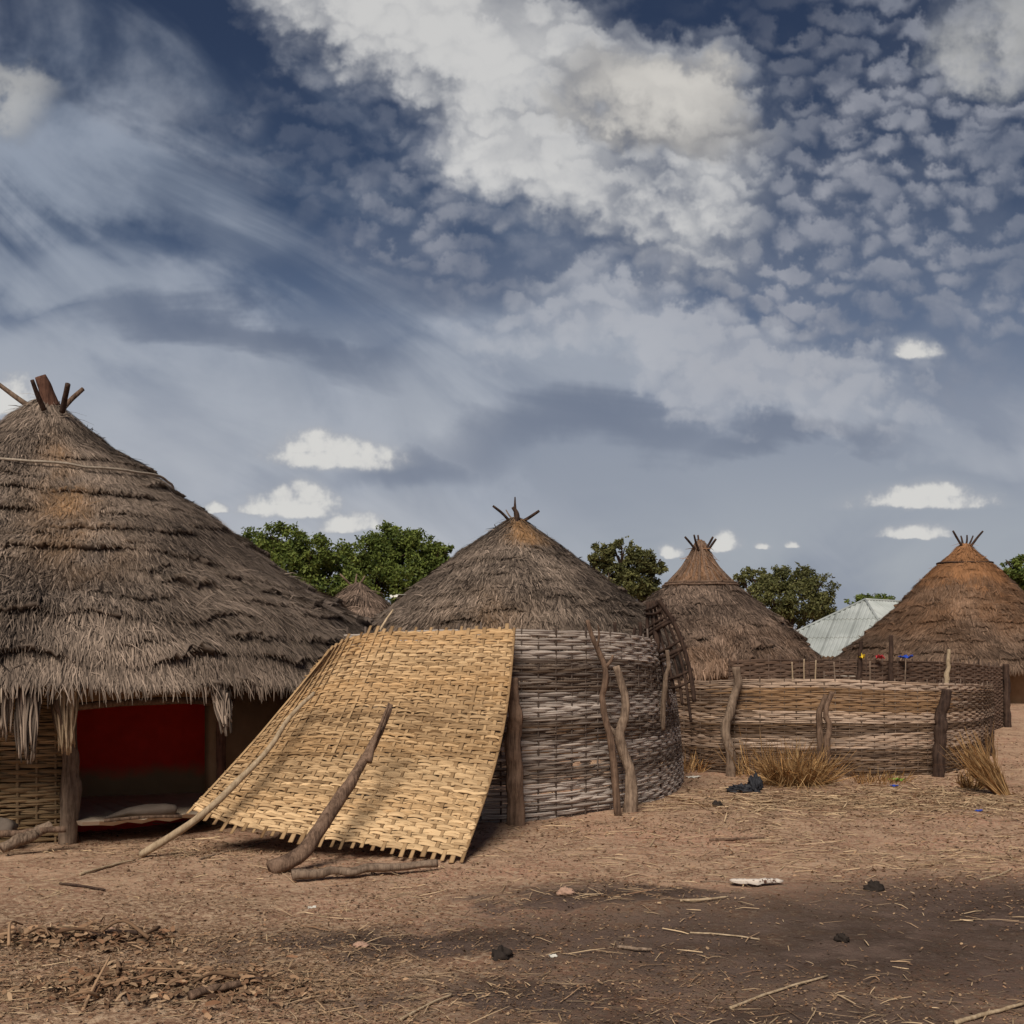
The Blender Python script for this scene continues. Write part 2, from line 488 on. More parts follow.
# ------------------------------------------------------------------ thatched roofs
class Roof:
    def __init__(self, cx, cy, prof, course, lift, seed, lump=.05, lean=(0, 0)):
        self.c = np.array([cx, cy]); self.pr = np.array(prof, float)
        seg = np.linalg.norm(np.diff(self.pr, axis=0), axis=1)
        self.sl = np.concatenate([[0], np.cumsum(seg)]); self.L = self.sl[-1]
        self.K = max(3, int(round(self.L / course))); self.cl = self.L / self.K
        self.lift = lift; self.seed = seed; self.lump = lump; self.lean = lean

    def rz(self, s):
        # eased profile: average of nearby samples
        w = .06 * self.L / 5
        r = sum(np.interp(s + d * w, self.sl, self.pr[:, 0]) for d in (-1, 0, 1)) / 3
        z = sum(np.interp(s + d * w, self.sl, self.pr[:, 1]) for d in (-1, 0, 1)) / 3
        return r, z

    def frame(self, s, th):
        r, z = self.rz(s)
        r2, z2 = self.rz(s + .02); r1, z1 = self.rz(s - .02)
        dr, dz = r2 - r1, z2 - z1
        q = np.maximum(np.hypot(dr, dz), 1e-6); dr, dz = dr / q, dz / q
        c, sn = np.cos(th), np.sin(th)
        n = np.stack([-dz * c, -dz * sn, dr], -1); T = np.stack([dr * c, dr * sn, dz], -1)
        B = np.stack([-sn, c, np.zeros_like(c)], -1)
        hh = (z - self.pr[-1, 1])
        p = np.stack([self.c[0] + r * c + self.lean[0] * hh, self.c[1] + r * sn + self.lean[1] * hh, z], -1)
        lum = self.lump * (fbm(c * r * 1.1 + 20, sn * r * 1.1 + s * 1.3 + 20, self.seed, 3) - .5) * 2
        return p + n * (lum * np.clip(r / .8, .1, 1))[..., None], n, T, B

    def edge(self, k, th):
        """ragged lower edge and how far it stands off"""
        rr = max(self.rz(np.array((k + 1) * self.cl))[0], .2)
        cx, sx = np.cos(th) * rr, np.sin(th) * rr
        ds = self.cl * (1.5 * (fbm(cx * 1.0 + k * 7.3 + 30, sx * 1.0 + 30, self.seed + 3, 3) - .5)
                        + .8 * (fbm(cx * 4.5 + k * 3.1 + 30, sx * 4.5 + 30, self.seed + 9, 3) - .5))
        lf = self.lift * np.clip(4.0 * (fbm(cx * 1.7 + k * 5.7 + 50, sx * 1.7 + 50, self.seed + 21, 3) - .40), .12, 1.25) * (.45 + .65 * (k + 1) / self.K) * min(1, .25 + rr * .5)
        return ds, lf

    def build(self, name, mat, parent, nt=300, n_strand=30000, rustfn=None, slen=.34, wid=.007, cam_bias=.72, fringe=1.0, swirl=.5):
        mb = MB(); tr = np.random.default_rng(self.seed)
        th = np.linspace(0, 2 * np.pi, nt, endpoint=False)
        rf = rustfn or (lambda p, s, t: np.zeros(len(p)))
        for k in range(self.K):
            ds, lf = self.edge(k, th)
            if k == self.K - 1: ds = ds * .3 - .02
            jg = tr.normal(0, 1, nt); ds = ds + jg * .022 * min(1, .3 + k / self.K); lf = lf * (1 + .2 * tr.normal(0, 1, nt)).clip(.4, 1.5)
            s0 = max(0, k * self.cl - .35 * self.cl)
            rows = []
            for t in (0, .25, .5, .75, .93, 1.0):
                s1 = (k + 1) * self.cl + ds
                s = s0 + (s1 - s0) * t
                p, n, T, B = self.frame(s, th)
                rows.append(p + n * (.004 + lf * t ** 1.6)[:, None])
            p, n, T, B = self.frame(s1 - .03, th)
            rows.append(p + n * (lf * .15 - .02)[:, None] )
            p, n, T, B = self.frame(s1 - .25 * self.cl, th); rows.append(p - n * .03)
            v = np.array(rows); nr = len(rows)
            i = np.arange(nr - 1)[:, None] * nt; j = np.arange(nt)[None]; j2 = (j + 1) % nt
            q = np.stack([i + j, i + nt + j, i + nt + j2, i + j2], -1).reshape(-1, 4)
            vv = v.reshape(-1, 3)
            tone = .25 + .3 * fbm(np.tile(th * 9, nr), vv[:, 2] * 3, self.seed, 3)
            tone[nt * 6:] *= .3  # folded undersides of the course toned darker, shade put into the colour
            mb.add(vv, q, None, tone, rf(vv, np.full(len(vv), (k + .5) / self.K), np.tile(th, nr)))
        # straw
        cam_th = math.atan2(-self.c[1], -self.c[0])
        N = n_strand
        s = self.L * (1 - np.sqrt(1 - tr.random(N) * .985)) if False else self.L * np.sqrt(tr.uniform(.0015, 1, N))
        na = int(N * cam_bias)
        t = np.concatenate([cam_th + tr.uniform(-1.75, 1.75, na), tr.uniform(0, 2 * np.pi, N - na)])
        at_edge = tr.random(N) < .42
        k = np.clip((s / self.cl).astype(int), 0, self.K - 1)
        tt = s / self.cl - k
        ds = np.zeros(N); lf = np.zeros(N)
        for kk in range(self.K):
            m_ = k == kk
            if m_.any():
                a, b_ = self.edge(kk, t[m_]); ds[m_] = a * (.3 if kk == self.K - 1 else 1); lf[m_] = b_
        tt = np.where(at_edge, np.clip(1 - np.abs(tr.normal(0, .16, N)), 0, 1), tt)
        s0 = np.maximum(0, k * self.cl - .35 * self.cl); s1 = (k + 1) * self.cl + ds
        ln = slen * tr.uniform(.5, 1.35, N)
        tip = np.clip(tt + .12 * ln / np.maximum(s1 - s0, .01), 0, 1.0)
        ln = np.where(k == self.K - 1, ln * .7, ln)
        s = np.maximum(s0 + (s1 - s0) * tt - ln * np.where(at_edge, tr.uniform(.55, .9, N), .85) - .02 * (k == self.K - 1), .01)
        tt = np.clip((s - s0) / np.maximum(s1 - s0, .01), 0, 1)
        climb = (lf * tip ** 1.6 - lf * tt ** 1.6) / ln
        p, n, T, B = self.frame(s, t)
        p = p + n * (.004 + lf * tt ** 1.6 + tr.uniform(.0, .012, N))[:, None]
        r, z = self.rz(s)
        sw = swirl * (fbm(np.cos(t) * r * 1.6 + 40, np.sin(t) * r * 1.6 + s * 1.6 + 40, self.seed + 33, 3) - .5) * 2
        a = sw + tr.normal(0, .2, N)
        wild = tr.random(N) < .03
        a = np.where(wild, tr.normal(0, .8, N), a)
        up = np.where(wild, tr.uniform(.05, .3, N), tr.uniform(-.02, .10, N)) + climb
        d = unit(T * np.cos(a)[:, None] + B * np.sin(a)[:, None] + n * up[:, None])
        tone = np.clip(.08 + .85 * fbm(np.cos(t) * r * 1.5 + 60, np.sin(t) * r * 1.5 + z * 1.5 + 60, self.seed + 41, 4) ** 1.2 + tr.normal(0, .2, N), 0, 1)
        add_strands(mb, p, d, n, ln, wid * tr.uniform(.5, 1.5, N), tone, rf(p, s / self.L, t) * tr.uniform(.6, 1.2, N), .05)
        # hanging fringe at the eave
        Nf = int(n_strand * .1 * fringe)
        if Nf:
            t = np.concatenate([cam_th + tr.uniform(-1.75, 1.75, int(Nf * .85)), tr.uniform(0, 6.28, Nf - int(Nf * .85))])
            s = self.L - tr.uniform(.06, .36, Nf)
            p, n, T, B = self.frame(s, t)
            _, lf = self.edge(self.K - 1, t)
            p = p + n * (lf * tr.uniform(.5, 1.15, Nf) + .012)[:, None]
            dn = np.array([0, 0, -1.0])
            cl_ = fbm(t * 14, t * 3, self.seed + 77, 3)
            d = unit(T * 1.0 + dn * tr.uniform(-.05, .35, Nf)[:, None] + B * tr.normal(0, .22, Nf)[:, None])
            add_strands(mb, p, d, n, slen * (.5 + .75 * cl_) * tr.uniform(.6, 1.1, Nf), wid * tr.uniform(.6, 1.5, Nf),
                        np.clip(tr.normal(.5, .2, Nf), 0, 1), rf(p, s / self.L, t), .1)
        return mb.build(name, mat, parent, smooth=True)


def roof_poles(parent, specs, name='roof_pole'):
    """specs: (points, r0, r1, material)"""
    for k, (pts, r0, r1, mt) in enumerate(specs):
        mb = MB(); n = 12
        add_tube(mb, spline(pts, n), np.linspace(r0, r1, n), 9, .5, rough=.3, seed=k + 3)
        mb.build(name, M[mt], parent)


def ring(mb, roof, s, rad, off=.03, tilt=0.0, n=120, wob=.02):
    th = np.linspace(0, 2 * np.pi, n)
    ss = s + tilt * np.sin(th) + wob * (fbm(th * 2, th * 0 + 3, 5, 2) - .5)
    p, nn, T, B = roof.frame(ss, th)
    add_tube(mb, p + nn * off, rad, 6, .6, cap=False)


def wall_ring(mb, cx, cy, r, z0, z1, a0, a1, th=.12, n=40, tone=.5):
    """curved wall; angle a measured from -Y towards +X"""
    a = np.linspace(a0, a1, n)
    rings = []
    for rr, zz in ((r, z0), (r, z1), (r - th, z1), (r - th, z0)):
        rings.append(np.stack([cx + rr * np.sin(a), cy - rr * np.cos(a), np.full(n, zz)], 1))
    v = np.concatenate(rings)
    q = []
    for k in range(4):
        k2 = (k + 1) % 4
        i = np.arange(n - 1)
        q.append(np.stack([k * n + i, k * n + i + 1, k2 * n + i + 1, k2 * n + i], 1))
    q.append([[0, n, 2 * n, 3 * n]]); q.append([[n - 1, 4 * n - 1, 3 * n - 1, 2 * n - 1]])
    mb.add(v, np.concatenate([np.asarray(k) for k in q]), None, tone)


# ------------------------------------------------------------------ woven work
def weave(mb, S, ncol, nrow, fill=1.0, amp=.016, thick=.008, tonefn=None, rustfn=None, stake_r=.013,
          over=(.03, .03), sub=2, seed=0, seg=(.2, .5), gaps=(), loose=.02, jitter=.06, stake_tone=.45, stake_rust=0.0, flat_stake=1.0):
    tr = np.random.default_rng(seed)

    def nrm(u, v):
        e = 1e-3
        du = S(u + e, v) - S(u - e, v); dv = S(u, v + e) - S(u, v - e)
        return unit(np.cross(du, dv)), unit(dv), np.linalg.norm(dv, axis=-1) / (2 * e)
    sides = 6
    ang = np.arange(sides) / sides * 2 * np.pi
    for j in range(nrow):
        for q in range(sub):
            u0 = 0.0
            u0 -= tr.uniform(0, .3)
            while u0 < 1:
                u1 = u0 + tr.uniform(*seg)
                a, b_ = max(u0 - .004, 0.0), min(u1 + .012, 1.0)
                u0 = u1
                parts = [(a, b_)]
                for (ga, gb, va, vb) in gaps:
                    if va < (j + .5) / nrow < vb:
                        parts = [p_ for (x0_, x1_) in parts for p_ in ((x0_, min(x1_, ga + tr.uniform(-.006, .006))), (max(x0_, gb + tr.uniform(-.006, .006)), x1_))]
                for (a, b_) in parts:
                    if b_ - a < .008: continue
                    n = max(5, int((b_ - a) * ncol * 4) + 1)
                    us = np.linspace(a, b_, n)
                    t = np.linspace(0, 1, n)
                    jit = tr.normal(0, jitter)
                    vv = (j + .5 + ((q + .5) / sub - .5) * .95 + jit) / nrow + (vnoise(us * ncol * .35 + tr.uniform(0, 99), us * 0, seed + j) - .5) * .34 / nrow
                    vv = np.clip(vv, .002, .998)
                    nn, dv, hl = nrm(us, vv)
                    pos = S(us, vv)
                    w = np.cos(np.pi * (us * ncol + j + .1 * tr.normal()))
                    off = amp * np.sign(w) * np.abs(w) ** .7 + tr.normal(0, .003)
                    off = off + loose * np.maximum(0, (np.abs(t - .5) * 2) ** 8) * tr.uniform(-.2, 1)
                    hv = hl / nrow / sub * .5 * fill * tr.uniform(.75, 1.2)
                    tap = 1 - .6 * np.abs(t - .5) ** 6 * 64 * .9
                    tap = np.clip(tap, .3, 1) * (1 + .25 * (vnoise(us * ncol * .8 + 7 * j, us * 0 + q, seed) - .5)) * (.86 + .28 * np.abs(w))
                    c = pos + nn * off[:, None]
                    vts = c[:, None] + (np.cos(ang)[None, :, None] * (hv * tap)[:, None, None] * dv[:, None]
                                        + np.sin(ang)[None, :, None] * thick * nn[:, None])
                    i = np.arange(n - 1)[:, None] * sides; jj = np.arange(sides)[None]; j2 = (jj + 1) % sides
                    qd = np.stack([i + jj, i + j2, i + sides + j2, i + sides + jj], -1).reshape(-1, 4)
                    qd = np.vstack([qd, [[3, 2, 1, 0], [5, 4, 3, 0]], (n - 1) * sides + np.array([[0, 1, 2, 3], [0, 3, 4, 5]])])
                    um, vm = (a + b_) / 2, (j + .5) / nrow
                    tn = (tonefn(um, vm) if tonefn else .5) + tr.normal(0, .17)
                    ru = (rustfn(um, vm) if rustfn else 0) + tr.normal(0, .12)
                    mb.add(vts.reshape(-1, 3), qd, None, np.clip(tn, 0, 1), np.clip(ru, 0, 1))
    for i in range(ncol + 1):
        u = np.clip((i + tr.normal(0, .06)) / ncol, .004, .996)
        n = 14
        ex = np.abs(tr.normal(0, 1, 2))
        vs = np.linspace(0, 1, n)
        uu = np.full(n, u)
        p = S(uu, vs)
        d0 = unit(p[0] - p[1]); d1 = unit(p[-1] - p[-2])
        p = np.vstack([p[0] + d0 * over[0] * (.25 + ex[0]), p, p[-1] + d1 * over[1] * (.5 + .5 * min(ex[1], 1.3))])
        add_tube(mb, p, stake_r * tr.uniform(.75, 1.3), 6, np.clip(stake_tone + tr.normal(0, .12), 0, 1), stake_rust, flat=flat_stake)


def curve_fn(pts, closed=False):
    """arc-length parametrised horizontal curve"""
    c = spline(np.array(pts, float), 160)
    L = np.concatenate([[0], np.cumsum(np.linalg.norm(np.diff(c, axis=0), axis=1))]); L /= L[-1]

    def f(u):
        return np.stack([np.interp(u, L, c[:, k]) for k in range(c.shape[1])], -1)
    return f


def fence_surface(pts, seed=0, bulge=.03):
    """pts rows: x, y, zbottom, ztop, lean-x, lean-y at the top"""
    f = curve_fn(pts)

    def S(u, v):
        u = np.asarray(u, float); v = np.asarray(v, float)
        u, v = np.broadcast_arrays(u, v)
        a = f(np.clip(u, 0, 1))
        k = 1 - v                                    # v runs downward
        z = a[..., 2] + (a[..., 3] - a[..., 2]) * k
        w = bulge * np.sin(k * 2.6 + 1.0) * (fbm(u * 5 + 3, v * 2 + 3, seed, 2) - .2) * 1.5
        return np.stack([a[..., 0] + a[..., 4] * k ** 1.5, a[..., 1] + a[..., 5] * k ** 1.5 - w, z + .02 * (fbm(u * 9, v * 0 + 1, seed + 2, 2) - .5) * k], -1)
    return S


# ================================================================== LEFT HUT (big, with the open doorway)
LC = (-5.52, 13.0)
h1 = empty('thatched_hut', (LC[0], LC[1], 0), 'big hut with grey shaggy thatch and a low dark red doorway', 'hut')
roofL = Roof(LC[0], LC[1], [(.04, 4.76), (.24, 4.60), (.70, 4.22), (1.66, 3.50), (2.50, 2.93), (3.14, 2.48), (3.74, 2.10), (4.05, 1.76), (4.30, 1.38)], .27, .085, 101, .065)


def rustL(p, s, t):
    # a streak of newer ochre straw on the face, near the ring and half way down
    d = np.exp(-((t % (2 * np.pi) - 5.22) / .15) ** 2) * np.clip(1.3 - 1.1 * np.abs(s - .42) / .3, 0, 1)
    return np.clip(d * (fbm(p[:, 0] * 3 + 9, p[:, 2] * 3 + 9, 4, 3) * 1.6 - .35), 0, .8)


r1 = roofL.build('thatch_roof', M['thatch'], h1, nt=640, n_strand=140000, rustfn=rustL, slen=.22, wid=.0042, swirl=.35, fringe=.4)
mb = MB(); ring(mb, roofL, 1.72, .015, .075, .03); mb.build('rope_ring', M['rope'], r1)
roof_poles(r1, [
    ([P(52, 408, 12.9), P(46, 390, 12.85), P(40, 376, 12.8)], .105, .06, 'wood_red'),
    ([P(44, 410, 12.6), P(38, 396, 12.5), P(32, 380, 12.4)], .03, .022, 'wood_dark'),
    ([P(62, 412, 12.7), P(65, 398, 12.6), P(68, 384, 12.5)], .034, .03, 'wood_dark'),
    ([P(60, 412, 13.1), P(72, 399, 13.2), P(83, 389, 13.3)], .032, .026, 'wood_brown'),
    ([P(40, 414, 12.9), P(20, 400, 12.8), P(-3, 383, 12.7)], .034, .026, 'wood_grey'),
])
WR = 3.3
mb = MB()
wall_ring(mb, LC[0], LC[1], WR, -.05, 1.5, R(51), R(96), .16, 30)  # unseen sides of the wall left open to let light into the room
mb.build('mud_wall', M['mud'], h1); mb = MB()
wall_ring(mb, LC[0], LC[1], WR, -.05, 1.5, R(150), R(225), .16, 40)
mb.build('mud_wall', M['mud'], h1); mb = MB()
wall_ring(mb, LC[0], LC[1], WR, 1.24, 2.35, R(27.5), R(51), .16, 10)
mb.build('lintel', M['mud'], h1)
mb = MB()      # inner clay lining, its red put in to imitate tinted shade
wall_ring(mb, LC[0], LC[1], WR - .165, -.05, 1.5, R(53), R(95), .03, 30)
mb.build('inner_wall', M['shade_red_clay'], h1); mb = MB()
wall_ring(mb, LC[0], LC[1], WR - .165, -.05, 1.5, R(151), R(224), .03, 40)
mb.build('inner_wall', M['shade_red_clay'], h1)


# added cross wall in the doorway to catch light: shade-imitating red over mud dado
m, nt, b, co, out = material('shade_red_partition')
px_, py_, pz_ = nt.sep(co)
n = nt.noise(co, 4, 5, .6)
c = nt.mix(nt.smooth(.36, .56, pz_ + (n - .5) * .22), (.36, .24, .13), (.78, .05, .028))
k = nt.math('MULTIPLY_ADD', n, .6, .7)
nt.put(b.inputs['Base Color'], nt.mix(1.0, c, nt.xyz(k, k, k), 'MULTIPLY')); bump(nt, b, n, .4, .02)
M['partition'] = m
mb = MB(); add_box(mb, [-4.05, 11.95, .85], [1.42, .48, 0], [-.02, .06, 0], [0, 0, .70])
mb.build('added_partition_wall', M['partition'], h1, smooth=False)


def ang_pt(r, a, z):
    return np.array([LC[0] + r * math.sin(R(a)), LC[1] - r * math.cos(R(a)), z])


mb = MB()      # woven wall left of the doorway


def S(u, v):
    u, v = np.broadcast_arrays(np.asarray(u, float), np.asarray(v, float))
    a = R(-26) + u * R(53)
    return np.stack([LC[0] + WR * np.sin(a), LC[1] - WR * np.cos(a), .0 + 1.5 * (1 - v)], -1)


weave(mb, S, 20, 36, 1.22, .014, .008, lambda u, v: .45 + .2 * math.sin(v * 19), lambda u, v: .25, .014, (.02, .02), 2, 301)
wall_ring(mb, LC[0], LC[1], WR - .06, -.05, 1.5, R(-28), R(26.5), .09, 20, .1)
mb.build('woven_wall', M['wall_mat'], h1)
# raised clay floor that juts out as a ledge over a dark hollow
mb = MB()
nA = 180
for (zz, flip) in ((.20, False),):
    ring_pts = []
    for a in np.linspace(0, 360, nA, endpoint=False):
        w = min(1, max(0, (21 - abs(((a - 45 + 180) % 360) - 180)) / 5))
        rr = 3.08 + w * (.60 + .018 * math.sin(a * .5) + .008 * math.sin(a * 1.3))
        ring_pts.append(ang_pt(rr, a, zz + .012 * math.sin(a * 1.7)))
    top = np.array(ring_pts)
    low = top.copy(); low[:, 2] -= .04; low[:, :2] += (np.array(LC) - low[:, :2]) * .012
    inn = low.copy(); inn[:, :2] += (np.array(LC) - inn[:, :2]) * .12
    v = np.vstack([top, low, inn, [[LC[0], LC[1], .2]]])
    jj = np.arange(nA); j2 = (jj + 1) % nA
    mb.add(v, np.vstack([np.stack([jj, nA + jj, nA + j2, j2], 1), np.stack([nA + jj, 2 * nA + jj, 2 * nA + j2, nA + j2], 1)]),
           np.stack([jj, j2, np.full(nA, 3 * nA)], 1))
mb.build('clay_floor', M['floor_clay'], h1, smooth=False)
mb = MB()
wall_ring(mb, LC[0], LC[1], 2.8, -.1, .15, R(18), R(64), .1, 20)
mb.build('plinth', M['shade_red_clay'], h1)
# door posts and head rail
mb = MB(); add_tube(mb, spline([ang_pt(3.42, 26.0, -.05), ang_pt(3.44, 26.6, .5), ang_pt(3.45, 26.3, 1.0), ang_pt(3.42, 26.8, 1.35)], 26), np.linspace(.085, .06, 26), 12, .55, rough=.7, seed=5)
mb.build('door_post', M['wood_grey'], h1)
mb = MB(); add_tube(mb, spline([ang_pt(3.38, 51.5, .1), ang_pt(3.39, 51.2, .7), ang_pt(3.38, 51.8, 1.35)], 20), .05, 10, .5, rough=.4, seed=6)
mb.build('door_post', M['wood_red'], h1)
mb = MB(); add_tube(mb, spline([ang_pt(3.47, 25, 1.21), ang_pt(3.47, 33, 1.25), ang_pt(3.47, 44, 1.26), ang_pt(3.44, 53, 1.22)], 24), .035, 9, .7, rough=.4, seed=7)
mb.build('head_rail', M['wood_brown'], h1)


def torn_bundle(name, top, bot, w0, w1, n, seed, mat, depth=.05):
    """frayed strips of bark hanging side by side"""
    tr = np.random.default_rng(seed); mb = MB()
    top = np.array(top); bot = np.array(bot)
    for k in range(n):
        f = (k + .5) / n - .5
        o0 = np.array([f * w0, tr.uniform(-depth, depth), tr.uniform(-.02, .03)]); o1 = np.array([f * w1 + tr.normal(0, .012), tr.uniform(-depth, depth), tr.uniform(-.02, .16)])
        mid = (top + o0) * .5 + (bot + o1) * .5 + np.array([tr.normal(0, .012), -abs(tr.normal(0, .02)), 0])
        m = 9
        add_tube(mb, spline([top + o0, mid, bot + o1], m), np.linspace(1, .45, m) * tr.uniform(.007, .017), 6, tr.uniform(.1, .95), rough=.8, seed=seed + k, flat=.4)
    return mb.build(name, M[mat], h1)


torn_bundle('bark_strips', P(66, 684, 9.34), P(67, 754, 9.35), .22, .12, 44, 41, 'wood_pale')
torn_bundle('bark_strips', P(54, 700, 9.3), P(62, 742, 9.3), .08, .06, 5, 42, 'wood_brown')
torn_bundle('bark_strips', P(28, 690, 9.12), P(28, 762, 9.05), .20, .13, 44, 43, 'thatch')
torn_bundle('bark_strips', P(3, 682, 9.08), P(3, 740, 9.05), .18, .14, 36, 44, 'thatch')
torn_bundle('bark_strips', P(221, 692, 9.93), P(226, 734, 9.74), .15, .09, 44, 45, 'thatch', .08)

# things in the doorway
mb = MB()
n = 24; c0 = P(104, 814, 10.0); c1 = P(176, 806, 10.25); tt = np.linspace(0, 1, n)
path = c0[None] * (1 - tt[:, None]) + c1[None] * tt[:, None]; path[:, 2] = .205 + .05 * np.clip(tt * 3, 0, 1)
add_tube(mb, path, .010 + .082 * np.clip(np.sin(np.minimum(tt * 1.25, 1) * np.pi * .5), 0, 1) * (1 - .35 * np.clip((tt - .85) / .15, 0, 1)), 14, .4, rough=.45, seed=3, flat=.66)
tag(mb.build('wooden_trough', M['stone_grey'], origin=c0), 'grey pointed wooden trough lying upside down in the red doorway', 'trough')
mb = MB()
a = P(104, 818, 9.72); b_ = P(182, 815, 10.0)
a[2] = .225; b_[2] = .225
add_tube(mb, spline([a, (a + b_) / 2 + [0, 0, .012], b_], 14), .026, 8, .2, rough=.4, flat=.6)
tag(mb.build('plank', M['wood_brown'], origin=a), 'narrow grey plank on the edge of the clay ledge before the trough', 'plank')

# ================================================================== CENTRE, SPIRE, ORANGE AND FAR HUTS
def simple_hut(cx, cy, prof, course, lift, seed, label, mat, wall_r, wall_mat, group=None, **kw):
    h = empty('thatched_hut', (cx, cy, float(ramp(cx, cy))), label, 'hut')
    rf = Roof(cx, cy, prof, course, lift, seed, kw.pop('lump', .05))
    rt = rf.build('thatch_roof', M[mat], h, **kw)
    mb = MB(); wall_ring(mb, cx, cy, wall_r, float(ramp(cx, cy)) - .4, prof[-1][1] + .45, 0, 2 * math.pi, .15, 60)
    mb.build('wall', M[wall_mat], h)
    return h, rf, rt


def rustC(p, s, t):
    tc = (t + np.pi) % (2 * np.pi) - np.pi
    d = np.exp(-((tc + 1.25) / .42) ** 2) * np.clip((.235 - s) / .07, 0, 1)
    e = .35 * np.exp(-((tc + 1.75) / .3) ** 2) * np.clip((s - .45) * 4, 0, 1) * fbm(p[:, 0] * 3 + 9, p[:, 2] * 3, 8, 2)
    return np.clip(d * 1.0 + e, 0, .9)


hC, rfC, rC = simple_hut(.06, 19.5, [(.04, 4.22), (.25, 4.08), (.8, 3.68), (1.35, 3.25), (2.0, 2.76), (2.5, 2.33), (2.78, 1.95), (2.95, 1.45)], .22, .075, 201,
                         'grey thatched hut behind the leaning pale mat, ochre tuft under its peak', 'thatch', 2.3, 'mud', nt=420, n_strand=60000, rustfn=rustC, slen=.26, wid=.0075, swirl=.6)
roof_poles(rC, [
    ([P(512, 524, 19.4), P(503, 514, 19.3), P(493, 506, 19.2)], .03, .02, 'wood_dark'),
    ([P(516, 520, 19.5), P(515, 508, 19.5), P(515, 497, 19.5)], .04, .012, 'wood_dark'),
    ([P(517, 522, 19.3), P(517, 514, 19.3), P(513, 507, 19.3)], .05, .035, 'wood_dark'),
    ([P(520, 523, 19.4), P(530, 517, 19.3), P(539, 511, 19.2)], .03, .024, 'wood_dark'),
    ([P(514, 521, 19.7), P(509, 515, 19.8), P(506, 510, 19.9)], .014, .01, 'wood_grey'),
])

def rust3(p, s, t):
    return np.clip((.30 - s) / .05, 0, 1) * .35 + np.clip(s - .55, 0, 1) * .7 * fbm(p[:, 0] * 2.2 + 9, p[:, 2] * 5 + 9, 8, 2)


h3, rf3, r3 = simple_hut(4.36, 25.5, [(.02, 4.52), (.17, 4.2), (.40, 3.84), (.7, 3.52), (.98, 3.27), (1.5, 2.86), (2.1, 2.33), (2.62, 1.80), (2.9, 1.38)], .36, .10, 301,
                         'brown thatched hut with a steep bare pole spire, behind the dark lattice', 'thatch_brown', 2.3, 'mud_pale', nt=260, n_strand=36000, rustfn=rust3, slen=.30, wid=.009, swirl=.7)
mb = MB(); ring(mb, rf3, 1.32, .03, .06); ring(mb, rf3, 1.4, .03, .06); mb.build('rope_ring', M['wood_brown'], r3)
roof_poles(r3, [
    ([P(697, 552, 25.4), P(691, 544, 25.3), P(685, 537, 25.2)], .03, .024, 'wood_dark'),
    ([P(699, 551, 25.3), P(696, 543, 25.2), P(694, 535, 25.1)], .03, .022, 'wood_dark'),
    ([P(701, 552, 25.5), P(699, 543, 25.5), P(698, 535, 25.5)], .028, .02, 'wood_dark'),
    ([P(704, 552, 25.4), P(709, 544, 25.3), P(713, 537, 25.2)], .03, .024, 'wood_dark'),
    ([P(705, 554, 25.4), P(711, 546, 25.3), P(716, 539, 25.2)], .03, .024, 'wood_dark'),
])


def spire_poles(rf, s0, s1, n, parent, mt, seed):
    tr = np.random.default_rng(seed)
    cam = math.atan2(-rf.c[1], -rf.c[0])
    for k in range(n):
        th = cam + (k / (n - 1) - .5) * 3.0 + tr.normal(0, .05)
        ss = np.linspace(s0, s1 + tr.uniform(-.12, .12), 8)
        p, nn, T, B = rf.frame(ss, np.full(8, th))
        mb = MB(); add_tube(mb, p + nn * .035, np.linspace(.028, .038, 8), 6, tr.uniform(.3, .9), rough=.2)
        mb.build('spire_reed', M[mt], parent)


spire_poles(rf3, .08, 1.28, 13, r3, 'wood_brown', 9)


def rust4(p, s, t):
    n = fbm(p[:, 0] * 1.8 + 9, p[:, 2] * 3 + 9, 8, 3)
    return np.clip((.36 + .3 * (n - .5) - s) / .10, 0, 1) * .85 + np.clip((1.0 - s) * 1.4, .12, .75) * n


h4, rf4, r4 = simple_hut(12.35, 30.0, [(.04, 4.92), (.3, 4.68), (.68, 4.33), (1.15, 3.84), (1.69, 3.24), (2.2, 2.78), (2.65, 2.36), (3.27, 1.84), (3.6, 1.5)], .25, .085, 401,
                         'thatched hut with a rusty orange peak at the right edge', 'thatch_orange', 2.75, 'mud', nt=360, n_strand=42000, rustfn=rust4, slen=.29, wid=.0095, swirl=.6)
mb = MB(); ring(mb, rf4, .86, .022, .05); mb.build('rope_ring', M['wood_dark'], r4)
roof_poles(r4, [
    ([P(962, 546, 29.9), P(957, 538, 29.8), P(953, 531, 29.7)], .035, .026, 'wood_dark'),
    ([P(963, 545, 30.0), P(962, 540, 30.1), P(961, 536, 30.2)], .03, .02, 'wood_dark'),
    ([P(966, 545, 30.0), P(967, 540, 30.0), P(967, 535, 30.0)], .03, .02, 'wood_dark'),
    ([P(969, 545, 30.0), P(971, 541, 30.1), P(973, 536, 30.2)], .03, .02, 'wood_dark'),
    ([P(971, 546, 29.9), P(977, 538, 29.8), P(983, 531, 29.7)], .035, .026, 'wood_dark'),
])
h5, rf5, r5 = simple_hut(-3.83, 27.5, [(.05, 3.66), (.3, 3.45), (.62, 3.2), (.72, 3.05), (1.3, 2.6), (2.0, 2.0), (2.5, 1.5)], .36, .12, 501,
                         'small far hut peak showing between the big grey roof and the middle roof', 'thatch_brown', 2.0, 'mud', nt=160, n_strand=9000, slen=.4, wid=.012)
